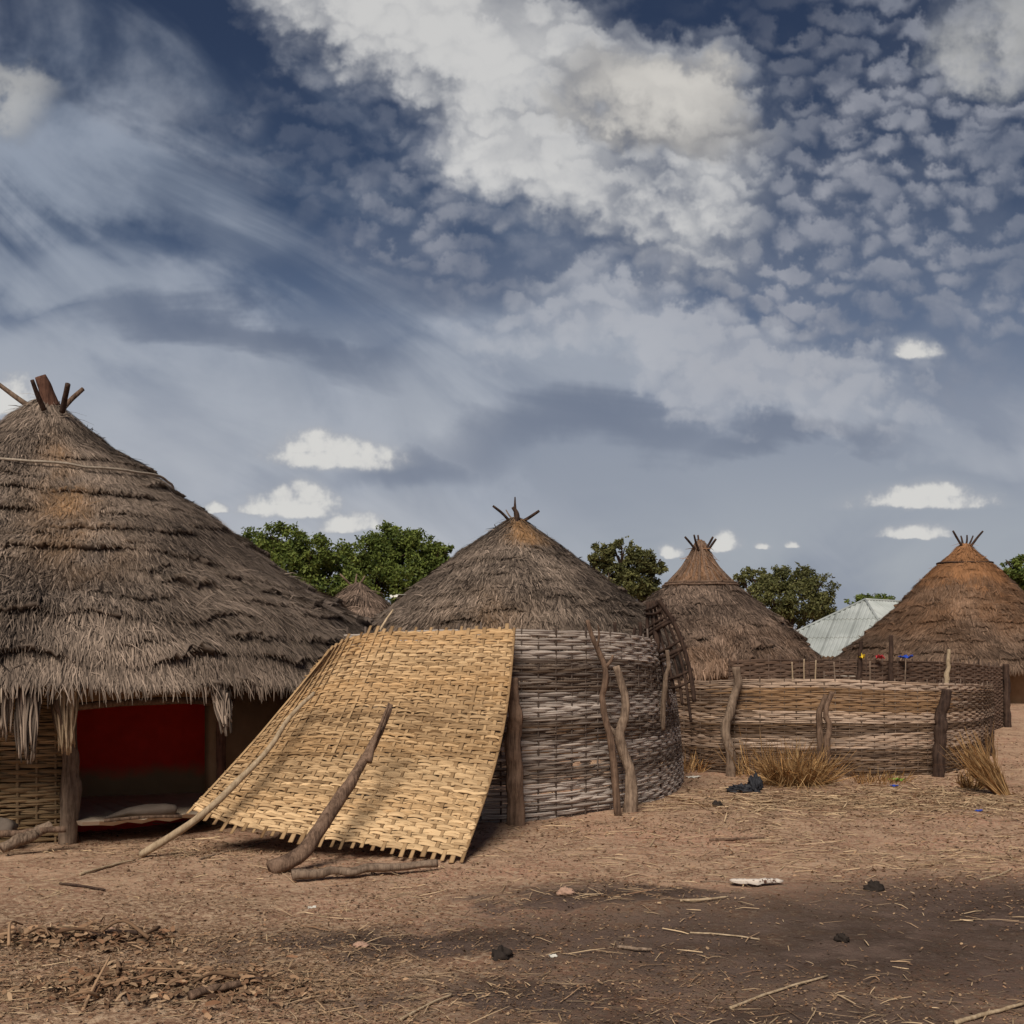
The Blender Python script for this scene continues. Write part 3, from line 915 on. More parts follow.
roof_poles(r5, [
    ([P(352, 586, 27.5), P(345, 579, 27.4), P(340, 574, 27.4)], .03, .02, 'wood_grey'),
    ([P(355, 586, 27.5), P(356, 580, 27.5), P(357, 574, 27.5)], .03, .02, 'wood_grey'),
    ([P(358, 586, 27.5), P(362, 581, 27.4), P(365, 576, 27.4)], .03, .02, 'wood_grey'),
])

# ================================================================== TIN ROOFED HOUSE
A = P(865, 600, 48.0); Fc = P(902, 657, 43.0); Lc = P(742, 657, 46.0); Lc[2] = Fc[2]
Bq = A + np.array([7.5, 5.5, 0.0])
along = np.array([Bq[0] - A[0], Bq[1] - A[1], 0.0])
Br = Fc + along * 1.35; Ll = Lc.copy()
Bl = Lc + along * 1.35
th_ = empty('tin_roofed_house', ((Fc[0] + Bl[0]) / 2, (Fc[1] + Bl[1]) / 2, .75), 'house with a pale corrugated metal hip roof between the two right huts', 'house')
mb = MB()


def sheet(a, b2, c, d, n, panels):
    """corrugated slope: a-b eave, d-c ridge"""
    nn = unit(np.cross(b2 - a, d - a)); nn = nn * np.sign(nn[2])
    ev = b2 - a; el = np.linalg.norm(ev); e = ev / el
    fa = np.dot(d - a, e); fb = np.dot(c - a, e); fall = (d - a) - e * fa
    us = np.linspace(0, 1, n * 6 + 1); du = us * el
    h = np.minimum(np.minimum(du / max(fa, 1e-3), 1), (el - du) / max(el - fb, 1e-3)).clip(0, 1)
    w = .03 * np.cos(us * n * 2 * np.pi)
    trn = np.random.default_rng(int(abs(a[0]) * 10))
    vs = np.array([0, .32, .3201, .64, .6401, 1.0]); lf = np.array([.0, .035, .0, .035, .0, .035])[::-1]
    hv = np.minimum(vs[:, None], h[None, :])
    p = a + du[None, :, None] * e + fall * hv[..., None] + nn * (w[None, :, None] + lf[:, None, None])
    seam = np.clip(1.2 - np.abs(((us * panels) % 1) - .5) * 2 * 8, 0, 1)
    tone = np.tile(.55 - .38 * seam, (len(vs), 1)) + np.repeat(trn.uniform(-.10, .10, (len(vs), panels + 1)), 1, 0)[:, np.minimum((us * panels).astype(int), panels)]
    tone[[1, 3]] -= .2
    m_ = len(us); i = np.arange(len(vs) - 1)[:, None] * m_; j = np.arange(m_ - 1)[None]
    seam = np.clip(1 - np.abs(((us * panels) % 1) - .5) * 2 * 7 + 0, 0, 1)
    tone = np.tile(.55 - .4 * seam, (len(vs), 1)) + np.repeat(trn.uniform(-.06, .06, (len(vs), panels + 1)), 1, 0)[:, np.minimum((us * panels).astype(int), panels)]
    mb.add(p, np.stack([i + j, i + j + 1, i + m_ + j + 1, i + m_ + j], -1).reshape(-1, 4), None, tone.ravel())


sheet(Lc, Fc, A, A, 36, 7)
sheet(Fc, Br, Bq, A, 60, 12)
sheet(Bl, Lc, A, Bq, 60, 12)
sheet(Br, Bl, Bq, Bq, 36, 7)
roof_t = mb.build('metal_roof', M['tin'], th_, smooth=False)
for a, b_ in ((A, Fc), (A, Lc), (A, Bq)):
    mb = MB(); add_tube(mb, spline([a + [0, 0, .03], b_ + [0, 0, .03]], 4), .05, 8, .4); mb.build('ridge_cap', M['tin'], roof_t)
mb = MB()
mid = (Lc + Fc + Br + Bl) / 4
cs = [mid + (k - mid) * .9 for k in (Lc, Fc, Br, Bl)]
for k in range(4):
    a, b_ = cs[k], cs[(k + 1) % 4]
    d = (b_ - a) / 2; d[2] = 0; nrm_ = unit(np.array([d[1], -d[0], 0])) * .12
    c = (a + b_) / 2; c[2] = (Fc[2] + .2 + .3) / 2
    add_box(mb, c, d - unit(d) * .1, nrm_, [0, 0, (Fc[2] - .2) / 2])
mb.build('wall', M['white_wash'], th_, smooth=False)

# ================================================================== WOVEN FENCES
def fp(px, Y, ztop, lx=0., ly=0., zb=None):
    x = (px - 512) / F * Y
    z0 = float(ground_z(x, Y)) - .02 if zb is None else zb
    return (x, Y, z0, ztop, lx, ly)


def bands(v, table):
    for a, b_, k in table:
        if a <= v < b_: return k
    return .5


# middle fence, grey
mid_pts = [fp(330, 11.7, 1.93), fp(420, 11.25, 1.95), fp(515, 11.2, 1.955), fp(600, 11.9, 1.955), fp(645, 12.65, 1.94, -.05), fp(668, 13.45, 1.90, -.16), fp(681, 14.6, 1.86, -.24), fp(683, 15.6, 1.8, -.2)]
Sm = fence_surface(mid_pts, 3, .035)
mb = MB()
TB = [(0, .15, .82), (.15, .33, .2), (.33, .46, .72), (.46, .585, .2), (.585, .68, .78), (.68, .80, .35), (.80, 1.01, .82)]
weave(mb, Sm, 34, 40, 1.4, .0085, .006, lambda u, v: bands(v + .012 * math.sin(u * 9), TB) * (.95 if u > .5 else .9), lambda u, v: .18 if bands(v, TB) < .4 else 0.0, .010, (.045, .02), 3, 11, (.06, .2), stake_tone=.15,
      gaps=((.385, .405, .69, .73), (.425, .445, .69, .73), (.36, .47, .972, 1.0)))
tag(mb.build('woven_fence', M['fence_grey'], origin=(mid_pts[2][0], mid_pts[2][1], 0)), 'tall grey woven fence with pale and dark bands beside the leaning mat', 'fence', 'woven fences round the compound')

# right fence, lower and tanner
rp = [fp(664, 16.7, 1.36), fp(700, 15.95, 1.37), fp(740, 15.6, 1.39), fp(830, 15.3, 1.395), fp(900, 15.45, 1.36), fp(945, 15.8, 1.34), fp(980, 16.8, 1.30), fp(994, 18.3, 1.26)]
Sr = fence_surface(rp, 5, .03)
mb = MB()
TR = [(0, .09, .95), (.09, .22, .45), (.22, .33, .35), (.33, .45, .95), (.45, .6, .15), (.6, .72, .85), (.72, .8, .12), (.8, 1.01, .15)]


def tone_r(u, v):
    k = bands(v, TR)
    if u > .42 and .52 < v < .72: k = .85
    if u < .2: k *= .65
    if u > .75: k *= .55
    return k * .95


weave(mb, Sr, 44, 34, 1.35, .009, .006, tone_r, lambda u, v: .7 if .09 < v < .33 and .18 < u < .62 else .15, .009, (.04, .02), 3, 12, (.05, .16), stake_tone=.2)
tag(mb.build('woven_fence', M['fence_tan'], origin=(rp[3][0], rp[3][1], 0)), 'low tan woven fence with the dry grass tufts at its foot', 'fence', 'woven fences round the compound')

# back fence, dark
bp = [fp(728, 19.0, 1.68), fp(770, 18.9, 1.70), fp(860, 19.2, 1.69), fp(930, 19.9, 1.66), fp(980, 20.8, 1.6), fp(1004, 22.0, 1.56)]
Sb = fence_surface(bp, 6, .03)
mb = MB()
weave(mb, Sb, 40, 34, 1.45, .010, .008, lambda u, v: (.45 if u < .8 else .8), lambda u, v: .4, .014, (.05, .02), 2, 13, (.06, .2))
tag(mb.build('woven_fence', M['fence_dark'], origin=(bp[2][0], bp[2][1], 0)), 'dark brown woven fence showing above the low tan one', 'fence', 'woven fences round the compound')

# leaning pale mat
top_c = curve_fn([P(318, 664, 10.45), P(332, 648, 10.62), P(352, 637, 10.8), P(385, 632, 10.95), P(440, 631, 11.0), P(515, 629, 11.02)])
bot_c = curve_fn([P(190, 809, 9.35), P(235, 825, 9.28), P(320, 838, 9.15), P(400, 848, 9.05), P(464, 858, 8.92)])


def Smat(u, v):
    u, v = np.broadcast_arrays(np.asarray(u, float), np.asarray(v, float))
    uc = np.clip(u, 0, 1)
    a = top_c(uc); b_ = bot_c(uc)
    p = a * (1 - v[..., None]) + b_ * v[..., None]
    k = np.sin(np.clip(v, 0, 1) * np.pi)
    belly = .10 + .12 * uc ** 2 + .05 * (fbm(uc * 3 + 2, v * 3 + 2, 5, 2) - .5)
    p[..., 0] += .085 * k * uc ** 3 - .02 * k * (1 - uc)
    p[..., 1] += belly * k * .8
    p[..., 2] -= belly * k * .35
    return p


mb = MB()
weave(mb, Smat, 28, 45, 1.75, .0068, .005, lambda u, v: .60 + .18 * math.sin(v * 7 + u * 2) + .18 * (v - .4), lambda u, v: .42 - .45 * v + .25 * math.sin(v * 23 + 2 * u), .019, (.03, .085), 3, 21, (.08, .30), loose=.025, jitter=.05, stake_tone=.4, stake_rust=.2, flat_stake=.2)
tag(mb.build('cane_mat', M['mat'], origin=P(464, 862, 8.93)), 'big pale new cane mat leaning from the fence top to the ground', 'mat')


# ================================================================== POSTS, POLES, LOGS
def branch(name, pts, r0, r1, mat, label, cat, group=None, rough=.45, seed=0, n=40, sides=12, flat=1.0, twigs=(), tone=.5):
    mb = MB()
    path = spline(pts, n)
    tr = np.random.default_rng(seed)
    L = np.linspace(0, 1, n)
    path = path + np.stack([(fbm(L * 6, L * 0 + k, seed + 50 + k, 3) - .5) * r0 * 1.1 for k in range(3)], 1) * np.sin(L * np.pi)[:, None]
    rad = np.interp(L, np.linspace(0, 1, len(r0r := np.atleast_1d(r0))), r0r) if np.ndim(r0) else r0 + (r1 - r0) * L
    add_tube(mb, path, rad, sides, tone, rough=rough, seed=seed, flat=flat)
    for (tp, ta, tb_) in twigs:
        q = spline(tp, 10); add_tube(mb, q, np.linspace(ta, tb_, 10), 8, tone, rough=rough, seed=seed + 3)
    o = np.asarray(pts[0], float)
    return tag(mb.build(name, M[mat], origin=o), label, cat, group)


def gp(px, py, Y=None):
    return P(px, py, Y)


b0 = G(141, 858); b0[2] = float(ground_z(b0[0], b0[1])) + .02
branch('prop_pole', [b0, P(200, 817, 9.1), P(262, 757, 9.55), P(290, 717, 9.9), P(314, 693, 10.15)], .032, .018, 'wood_pale', 'thin pale crooked pole propped on the left of the cane mat', 'pole', 'poles propped on the mat', .35, 31)
b0 = G(270, 873); b0[2] = float(ground_z(b0[0], b0[1])) + .03
branch('prop_pole', [b0, P(305, 851, 8.62), P(345, 797, 8.98), P(368, 760, 9.28), P(384, 725, 9.55), P(391, 705, 9.68)], .070, .018, 'wood_brown', 'thick dark branch with a peeling tip propped on the middle of the cane mat', 'pole', 'poles propped on the mat', .5, 32,
       twigs=[([P(368, 762, 9.25), P(375, 740, 9.35), P(389, 703, 9.6)], .035, .008)], tone=.75)
a = G(292, 881); b_ = G(437, 870); a[2] += .04; b_[2] += .05
branch('fallen_log', [a, (a * .6 + b_ * .4) + [0, 0, .012], b_], .045, .038, 'wood_grey', 'long weathered log lying before the cane mat', 'log', None, .6, 33, flat=.8, tone=.55)

# flat post at the mat's right edge
pb = G(516, 826); pb[2] -= .05
branch('fence_post', [pb, P(516, 770, pb[1] - .05), P(513, 715, pb[1] - .1), P(512, 678, pb[1] - .12)], .095, .055, 'wood_brown', 'broad flat brown post standing at the right edge of the pale mat', 'post', 'posts holding the fences', .3, 34, flat=.45, tone=.75)
# two twisted posts on the grey fence
pb = G(617, 814); pb[2] -= .05; y0 = pb[1] - .16; pb[1] = y0
branch('fence_post', [pb, P(612, 750, y0), P(605, 712, y0 - .02), P(603, 695, y0 - .03), P(605, 668, y0 - .05), P(593, 640, y0 - .06), P(587, 620, y0 - .06)], .044, .022, 'wood_brown', 'thin twisted post reaching above the grey fence, left of the forked pair', 'post', 'posts holding the fences', .5, 35,
       twigs=[([P(597, 648, y0 - .06), P(599, 636, y0 - .08), P(598, 625, y0 - .1)], .014, .007), ([P(604, 668, y0 - .05), P(610, 662, y0 - .06), P(613, 655, y0 - .06)], .02, .012)], tone=.5)
pb = G(627, 811); pb[2] -= .05; y0 = pb[1] - .19; pb[1] = y0
branch('fence_post', [pb, P(631, 778, y0), P(622, 748, y0), P(621, 725, y0 - .01), P(625, 702, y0 - .02), P(616, 666, y0 - .02)], .075, .033, 'wood_grey', 'thick knotted grey post on the grey fence, right of the twisted one', 'post', 'posts holding the fences', .6, 36,
       twigs=[([P(624, 745, y0), P(616, 735, y0 - .03), P(608, 725, y0 - .02)], .03, .02)], tone=.7)
# posts on the low fence
pb = G(731, 776); pb[2] -= .05
branch('fence_post', [pb, P(730, 750, pb[1]), P(726, 728, pb[1]), P(733, 702, pb[1] + .03), P(737, 685, pb[1] + .05), P(736, 667, pb[1] + .05)], .075, .055, 'wood_grey', 'crooked grey post at the left part of the low tan fence', 'post', 'posts holding the fences', .4, 37, tone=.55)
pb = G(821, 781); pb[2] -= .05
branch('fence_post', [pb, P(821, 745, pb[1] - .05), P(820, 715, pb[1] - .03), P(826, 695, pb[1] + .02)], .055, .035, 'wood_brown', 'left and straighter of two thin posts by the larger grass tuft', 'post', 'posts holding the fences', .4, 38, tone=.45)
pb = G(829, 782); pb[2] -= .05
branch('fence_post', [pb, P(827, 750, pb[1] - .05), P(829, 728, pb[1] - .08), P(826, 712, pb[1] - .05), P(832, 692, pb[1])], .05, .03, 'wood_brown', 'right and wavier of two thin posts by the larger grass tuft', 'post', 'posts holding the fences', .4, 39, tone=.7)
pb = G(938, 777); pb[2] -= .05
branch('fence_post', [pb, P(940, 740, pb[1] - .02), P(942, 715, pb[1]), P(947, 690, pb[1])], .085, .07, 'wood_dark', 'thick dark post at the right part of the low tan fence', 'post', 'posts holding the fences', .4, 40, tone=.5)
branch('pale_stake', [P(945, 700, 16.5), P(947, 675, 16.8), P(949, 650, 17.0)], .045, .028, 'wood_pale', 'pale peeled stake rising behind the thick dark post', 'stake', None, .4, 41, tone=.3)
pb = G(991, 756); pb[2] -= .05
branch('fence_post', [pb, P(990, 735, pb[1] - .03), P(987, 720, pb[1]), P(987, 704, pb[1])], .07, .04, 'wood_dark', 'short dark post at the bend of the low tan fence', 'post', 'posts holding the fences', .4, 42, tone=.6)
pb = G(1008, 727); pb[2] -= .05
branch('fence_post', [pb, P(1007, 700, pb[1]), P(1006, 664, pb[1])], .07, .06, 'wood_dark', 'tall dark post at the far end of the dark back fence', 'post', 'posts holding the fences', .3, 43, tone=.6)
branch('fence_post', [P(891, 690, 19.2), P(891, 660, 19.2), P(891, 635, 19.2)], .045, .035, 'wood_dark', 'dark stick post on the back fence before the orange hut, right of the other', 'post', 'posts holding the fences', .3, 44)
branch('fence_post', [P(858, 690, 19.1), P(860, 660, 19.1), P(861, 641, 19.1)], .045, .03, 'wood_dark', 'dark stick post on the back fence below the metal roof', 'post', 'posts holding the fences', .3, 45)
# sticks poking over the back fence
for (px, y1, k) in ((793, 655, 0), (804, 652, 1), (815, 653, 2), (835, 655, 3), (870, 654, 4), (905, 652, 5)):
    branch('fence_stick', [P(px, 684, 18.7), P(px + (k % 3 - 1), y1 + 7, 18.75)], .014, .010, 'wood_pale' if k < 3 else 'wood_grey', 'short stick poking up from the dark back fence', 'stick', 'sticks poking over the back fence', .3, 46 + k, n=10, sides=7)
# posts poking over the right end of the grey fence
for (px, py, r_, k) in ((616, 622, .03, 0), (633, 628, .03, 1), (641, 622, .035, 2), (646, 625, .02, 3), (656, 618, .05, 4)):
    Y_ = 12.6 + (px - 616) * .022
    branch('fence_stick', [P(px - 2, 668, Y_ + .06), P(px, 645, Y_ + .06), P(px + (k % 2) * 3 - 1, py, Y_ + .05)], r_, r_ * .6, 'wood_dark', 'dark stick poking above the right end of the grey fence', 'stick', 'sticks over the grey fence end', .4, 56 + k, n=12, sides=7)
branch('forked_stick', [P(662, 730, 13.25), P(664, 690, 13.2), P(668, 668, 13.15), P(667, 650, 13.15)], .035, .022, 'wood_grey', 'bare grey stick standing in front of the dark lattice', 'stick', None, .4, 66, tone=.4)
branch('loose_stick', [P(380, 630, 17.6), P(386, 620, 17.75), P(393, 610, 17.95)], .02, .015, 'wood_pale', 'pale stick lying on the left slope of the middle roof', 'stick', None, .2, 67, n=10, tone=1.0)
branch('loose_stick', [P(924, 637, 28.05), P(928, 630, 28.25), P(932, 621, 28.45)], .03, .025, 'wood_pale', 'white stick lying on the slope of the orange peaked roof', 'stick', None, .2, 68, n=10, tone=1.0)

# dark lattice frame hanging at the fence end
lat = empty('lattice_frame', P(690, 725, 13.6), 'dark wooden lattice frame hanging at the end of the grey fence', 'lattice')
Lf = [(648, 602), (648, 640), (656, 672), (664, 714)]; Rt = [(659, 600), (677, 630), (690, 672), (697, 724)]
lc_ = spline([P(x_, y_, 13.75) for x_, y_ in Lf], 30); rc_ = spline([P(x_, y_, 13.35) for x_, y_ in Rt], 30)
for k in range(6):
    f = k / 5
    e = [30, 28, 25, 27, 30, 26, 30][k]
    path = (lc_ * (1 - f) + rc_ * f)[:e] + np.array([0, -.10 * math.sin(f * math.pi), 0])
    mb = MB(); add_tube(mb, path, .017 if k not in (0, 5) else .026, 7, .5, rough=.3, seed=k); mb.build('rod', M['wood_dark'], lat)
tr = np.random.default_rng(8)
for g_ in (2, 3, 6, 7.2, 8.2, 12.5, 13.4, 14.4, 18.6, 19.5):
    i0 = int(min(g_ * 1.2, 28)); i1 = max(0, int(g_ * 1.2 - 2 + tr.uniform(-1, 1)))
    a, b_ = lc_[i0], rc_[i1]
    mb = MB(); add_tube(mb, spline([a + [-.03, 0, 0], (a + b_) / 2 + [0, -.13, tr.normal(0, .02)], b_ + [.04, 0, .02]], 10), tr.uniform(.014, .028), 7, .5, rough=.4, seed=int(g_))
    mb.build('rung', M['wood_dark'], lat)

# logs in the left foreground
for (a, b_, r0, r1, mt, lb, sd) in (
        ((2, 848), (51, 826), .045, .05, 'wood_grey', 'grey log with a cut end slanting at the foot of the woven hut wall', 71),
        ((-30, 836), (66, 829), .032, .028, 'wood_brown', 'slim brown pole lying behind the slanting grey log', 72)):
    A0 = G(*a); B0 = P(b_[0], b_[1], 9.45)
    A0 = P(a[0], a[1], 9.15); A0[2] = max(A0[2], .04)
    branch('fallen_log', [A0, (A0 + B0) / 2, B0], r0, r1, mt, lb, 'log', None, .28, sd, tone=.6)
mb = MB(); c = P(2, 820, 9.55); c[2] = .16
add_blob(mb, c, (.13, .1, .11), .2, .5, 5, 28, 20); tag(mb.build('grinding_stone', M['stone_grey'], origin=c), 'rounded grey stone at the left edge below the woven wall', 'stone')

# ================================================================== SMALL THINGS ON THE GROUND
def gpt(px, py, dz=0.0):
    g = G(px, py); g[2] = float(ground_full(np.array([g[0]]), np.array([g[1]]))[0]) + dz
    return g


c = gpt(748, 792, .03)
mb = MB()
add_blob(mb, c + [-.05, 0, -.01], (.18, .11, .065), .1, .95, 21, 44, 28, freq=4.5)
add_blob(mb, c + [.09, .02, .05], (.085, .09, .12), .3, .95, 22, 40, 26, freq=4.5)
tag(mb.build('plastic_bag', M['black_plastic'], origin=c), 'crumpled black plastic bag on the earth before the low tan fence', 'bag')
# peeling white bark slab
c = gpt(757, 886, .025)
n = 26; tt = np.linspace(-1, 1, n); mb = MB()
rag = 1 + .45 * (vnoise(tt * 5 + 9, tt * 0 + 2, 3) - .5) + .3 * (vnoise(tt * 13 + 9, tt * 0 + 2, 5) - .5)
path = np.stack([c[0] + tt * .195, c[1] + .02 * tt ** 2, c[2] + .008 + .012 * vnoise(tt * 3 + 5, tt * 0, 8)], 1)
add_tube(mb, path, .05 * rag * np.sqrt(np.clip(1.02 - tt ** 4, .05, 1)), 12, .5, rough=.9, seed=4, flat=.4)
tag(mb.build('bark_slab', M['bark_white'], origin=c), 'flat white slab with dark flecks lying on the scorched earth', 'slab')
for (px, py, r_, mt, lb, sd) in (
        (874, 891, (.07, .06, .055), 'stone_dark', 'black charred stone on the scorched earth right of the white slab', 81),
        (501, 960, (.075, .06, .05), 'stone_dark', 'black charred lump in the middle of the foreground', 82),
        (566, 899, (.085, .06, .035), 'stone_tan', 'tan flat stone at the upper edge of the scorched patch', 83),
        (841, 942, (.05, .04, .035), 'stone_dark', 'small black lump low on the right of the scorched patch', 84),
        (717, 806, (.06, .06, .045), 'stone_dark', 'small dark lump on the earth below the black bag', 85),
        (361, 949, (.05, .035, .02), 'stone_tan', 'pale flat chip of stone left of the scorched patch', 86),
        (110, 936, (.05, .04, .03), 'stone_tan', 'pale stone beside the upper heap of litter', 87)):
    c = gpt(px, py, .01); mb = MB(); add_blob(mb, c, tuple(k_ * .85 for k_ in r_), sd * .7, .75, sd, 26, 18, freq=3.2)
    tag(mb.build('stone', M[mt], origin=c), lb, 'stone')


def scrap(name, c, w, h, rot, mt, label, cat, seed, up=.5):
    """crumpled sheet with a little thickness"""
    tr = np.random.default_rng(seed); n = 9
    u, v = np.meshgrid(np.linspace(-1, 1, n), np.linspace(-1, 1, n))
    k = 1 - .25 * (fbm(u * 2 + 5, v * 2 + 5, seed, 2))
    x = u * w * k; y = v * h * k; z = up * h * (fbm(u * 2.2 + 9, v * 2.2 + 9, seed + 2, 3) - .3) * 1.6
    cr, sr = math.cos(rot), math.sin(rot)
    top = np.stack([c[0] + x * cr - y * sr, c[1] + x * sr + y * cr, c[2] + np.maximum(z, 0) + .006], -1).reshape(-1, 3)
    bt = top - [0, 0, .005]
    i = np.arange(n - 1)[:, None] * n; j = np.arange(n - 1)[None]
    q = np.stack([i + j, i + j + 1, i + n + j + 1, i + n + j], -1).reshape(-1, 4)
    mb = MB(); mb.add(np.vstack([top, bt]), np.vstack([q, q[:, ::-1] + n * n]))
    edge = [k for k in range(n)] + [n * k + n - 1 for k in range(1, n)] + [n * n - 1 - k for k in range(1, n)] + [n * k for k in range(n - 2, 0, -1)]
    e = np.array(edge); e2 = np.roll(e, -1)
    mb.add(np.vstack([top, bt]), np.stack([e, e + n * n, e2 + n * n, e2], 1))
    return tag(mb.build(name, M[mt], origin=c), label, cat)


scrap('plastic_scrap', gpt(897, 781), .10, .09, .3, 'green_plastic', 'bright green scrap of plastic at the foot of the low fence', 'scrap', 91)
scrap('plastic_scrap', gpt(894, 786), .05, .05, .9, 'blue_plastic', 'tiny blue scrap of plastic just below the green one', 'scrap', 92)
scrap('plastic_scrap', gpt(979, 812), .05, .04, .9, 'blue_plastic', 'tiny blue scrap of plastic on the straw at the right', 'scrap', 93)
scrap('paper_scrap', gpt(553, 957), .022, .02, .4, 'white_plastic', 'white chip of paper on the scorched earth right of the charred lump', 'scrap', 94)
scrap('paper_scrap', gpt(693, 777), .10, .07, .1, 'white_plastic', 'pale scrap of paper where the grey and the low fence meet', 'scrap', 95)
scrap('paper_scrap', gpt(312, 906), .03, .02, .1, 'white_plastic', 'white scrap of paper on the bare earth below the fallen log', 'scrap', 96)
# things hung over the back fence
scrap('yellow_cup', P(861, 659, 19.1), .05, .09, 0, 'yellow_plastic', 'yellow plastic piece on top of the dark back fence', 'scrap', 97, 1.2)
scrap('red_cloth', P(880, 659, 19.2), .07, .09, 0, 'red_plastic', 'red plastic piece on top of the dark back fence', 'scrap', 98, 1.2)
scrap('blue_cloth', P(906, 659, 19.4), .13, .09, 0, 'blue_plastic', 'blue plastic piece on top of the dark back fence', 'scrap', 99, 1.0)
# pale scraps on the roofs
scrap('plastic_sheet', rfC.frame(np.array(2.55), np.array(math.pi + .35))[0] + [-.02, -.05, .05], .16, .14, .5, 'white_plastic', 'white plastic sheet scrap on the left edge of the middle roof', 'sheet', 100, .6)

# loose sticks and straws large enough to tell apart
for k, (x0, y0, x1, y1, r_, mt, lb) in enumerate((
        (730, 1010, 828, 978, .008, 'wood_pale', 'long pale reed slanting low in the middle of the scorched earth'),
        (955, 1027, 1026, 1006, .011, 'wood_pale', 'long pale reed at the bottom right corner'),
        (680, 909, 728, 905, .010, 'wood_pale', 'pale reed at the left of the white slab'),
        (618, 948, 652, 951, .012, 'wood_grey', 'short grey stick right of the charred lump'),
        (400, 1022, 452, 998, .008, 'wood_pale', 'bent pale twig at the bottom of the foreground'),
        (90, 945, 138, 941, .022, 'wood_dark', 'dark brown stick on the upper heap of litter'),
        (190, 1008, 240, 998, .026, 'wood_brown', 'thick brown stick on the lower heap of litter'),
        (205, 983, 262, 990, .014, 'wood_dark', 'thin dark stick on the lower heap of litter'),
        (118, 985, 128, 1014, .012, 'wood_grey', 'curved grey twig at the left of the lower heap of litter'),
        (710, 841, 764, 839, .014, 'wood_brown', 'brown stick on the earth between the low fence and the white slab'),
        (80, 878, 135, 862, .012, 'wood_pale', 'pale stick on the earth before the clay ledge'),
        (60, 885, 105, 892, .010, 'wood_dark', 'dark bent twig on the earth at the left'),
        (200, 860, 270, 843, .009, 'wood_grey', 'grey twig lying under the left part of the cane mat'),
        (980, 882, 1012, 868, .008, 'wood_pale', 'pale reed on the straw at the right edge'),
        (740, 884, 700, 882, .008, 'wood_grey', 'grey twig touching the left end of the white slab'),
        (690, 936, 760, 940, .006, 'wood_pale', 'thin pale straw below the white slab'))):
    a = gpt(x0, y0, r_); b_ = gpt(x1, y1, r_ * 1.5)
    mdl = (a + b_) / 2; mdl[2] = max(mdl[2], float(ground_full(np.array([mdl[0]]), np.array([mdl[1]]))[0]) + r_); mdl[0] += .02 * math.sin(k * 3); mdl[1] += .03 * math.cos(k * 5)
    branch('loose_stick', [a, mdl, b_], r_, r_ * .7, mt, lb, 'stick', None, .4, 110 + k, n=16, sides=7, tone=.7)


def tuft(name, px, py, n, h, spread, lean, seed, label, w=.007, var=1.0):
    c = gpt(px, py); tr = np.random.default_rng(seed); mb = MB()
    a = tr.uniform(0, 2 * np.pi, n); r = spread * np.sqrt(tr.random(n))
    p = np.stack([c[0] + r * np.cos(a), c[1] + r * np.sin(a) * .6, np.full(n, c[2] - .01)], 1)
    d = np.stack([(np.cos(a) * .5 + tr.normal(0, .42, n)) * var + lean[0], (np.sin(a) * .3 + tr.normal(0, .3, n)) * var + lean[1], np.abs(tr.normal(.9, .35 * var, n)) + .05], 1)
    d = unit(d); nn = unit(np.cross(d, np.stack([np.ones(n), tr.normal(0, .6, n), np.zeros(n)], 1)))
    add_strands(mb, p, d, nn, h * tr.uniform(.35, 1.15, n), w * tr.uniform(.5, 1.3, n), np.clip(tr.normal(.5, .25, n), 0, 1), np.clip(tr.normal(.35, .25, n), 0, 1), tr.uniform(-.1, .75, n) * (.3 + .7 * min(var, 1)))
    return tag(mb.build(name, M['dry_grass'], origin=c), label, 'grass')


tuft('dry_grass_tuft', 797, 784, 950, .56, .34, (-.1, -.1), 131, 'larger golden tuft of dry grass before the low tan fence', .005, 1.7)
tuft('dry_grass_tuft', 1004, 795, 300, .84, .09, (-.72, .0), 132, 'golden sheaf of dry grass leaning left at the right end of the fence', .006, .34)
tuft('dry_grass_tuft', 972, 790, 130, .30, .12, (.1, -.1), 133, 'small dry grass tuft left of the leaning golden sheaf')
tuft('dry_weed', 756, 776, 60, .62, .32, (.1, 0), 134, 'thin dry weed stalks left of the larger golden tuft', .006)
tuft('dry_weed', 690, 772, 60, .35, .2, (0, 0), 135, 'thin dry weed stalks where the two fences meet', .006)
tuft('dry_weed', 878, 782, 160, .22, .4, (.1, -.2), 136, 'low wispy dry weeds right of the two thin posts', .005)


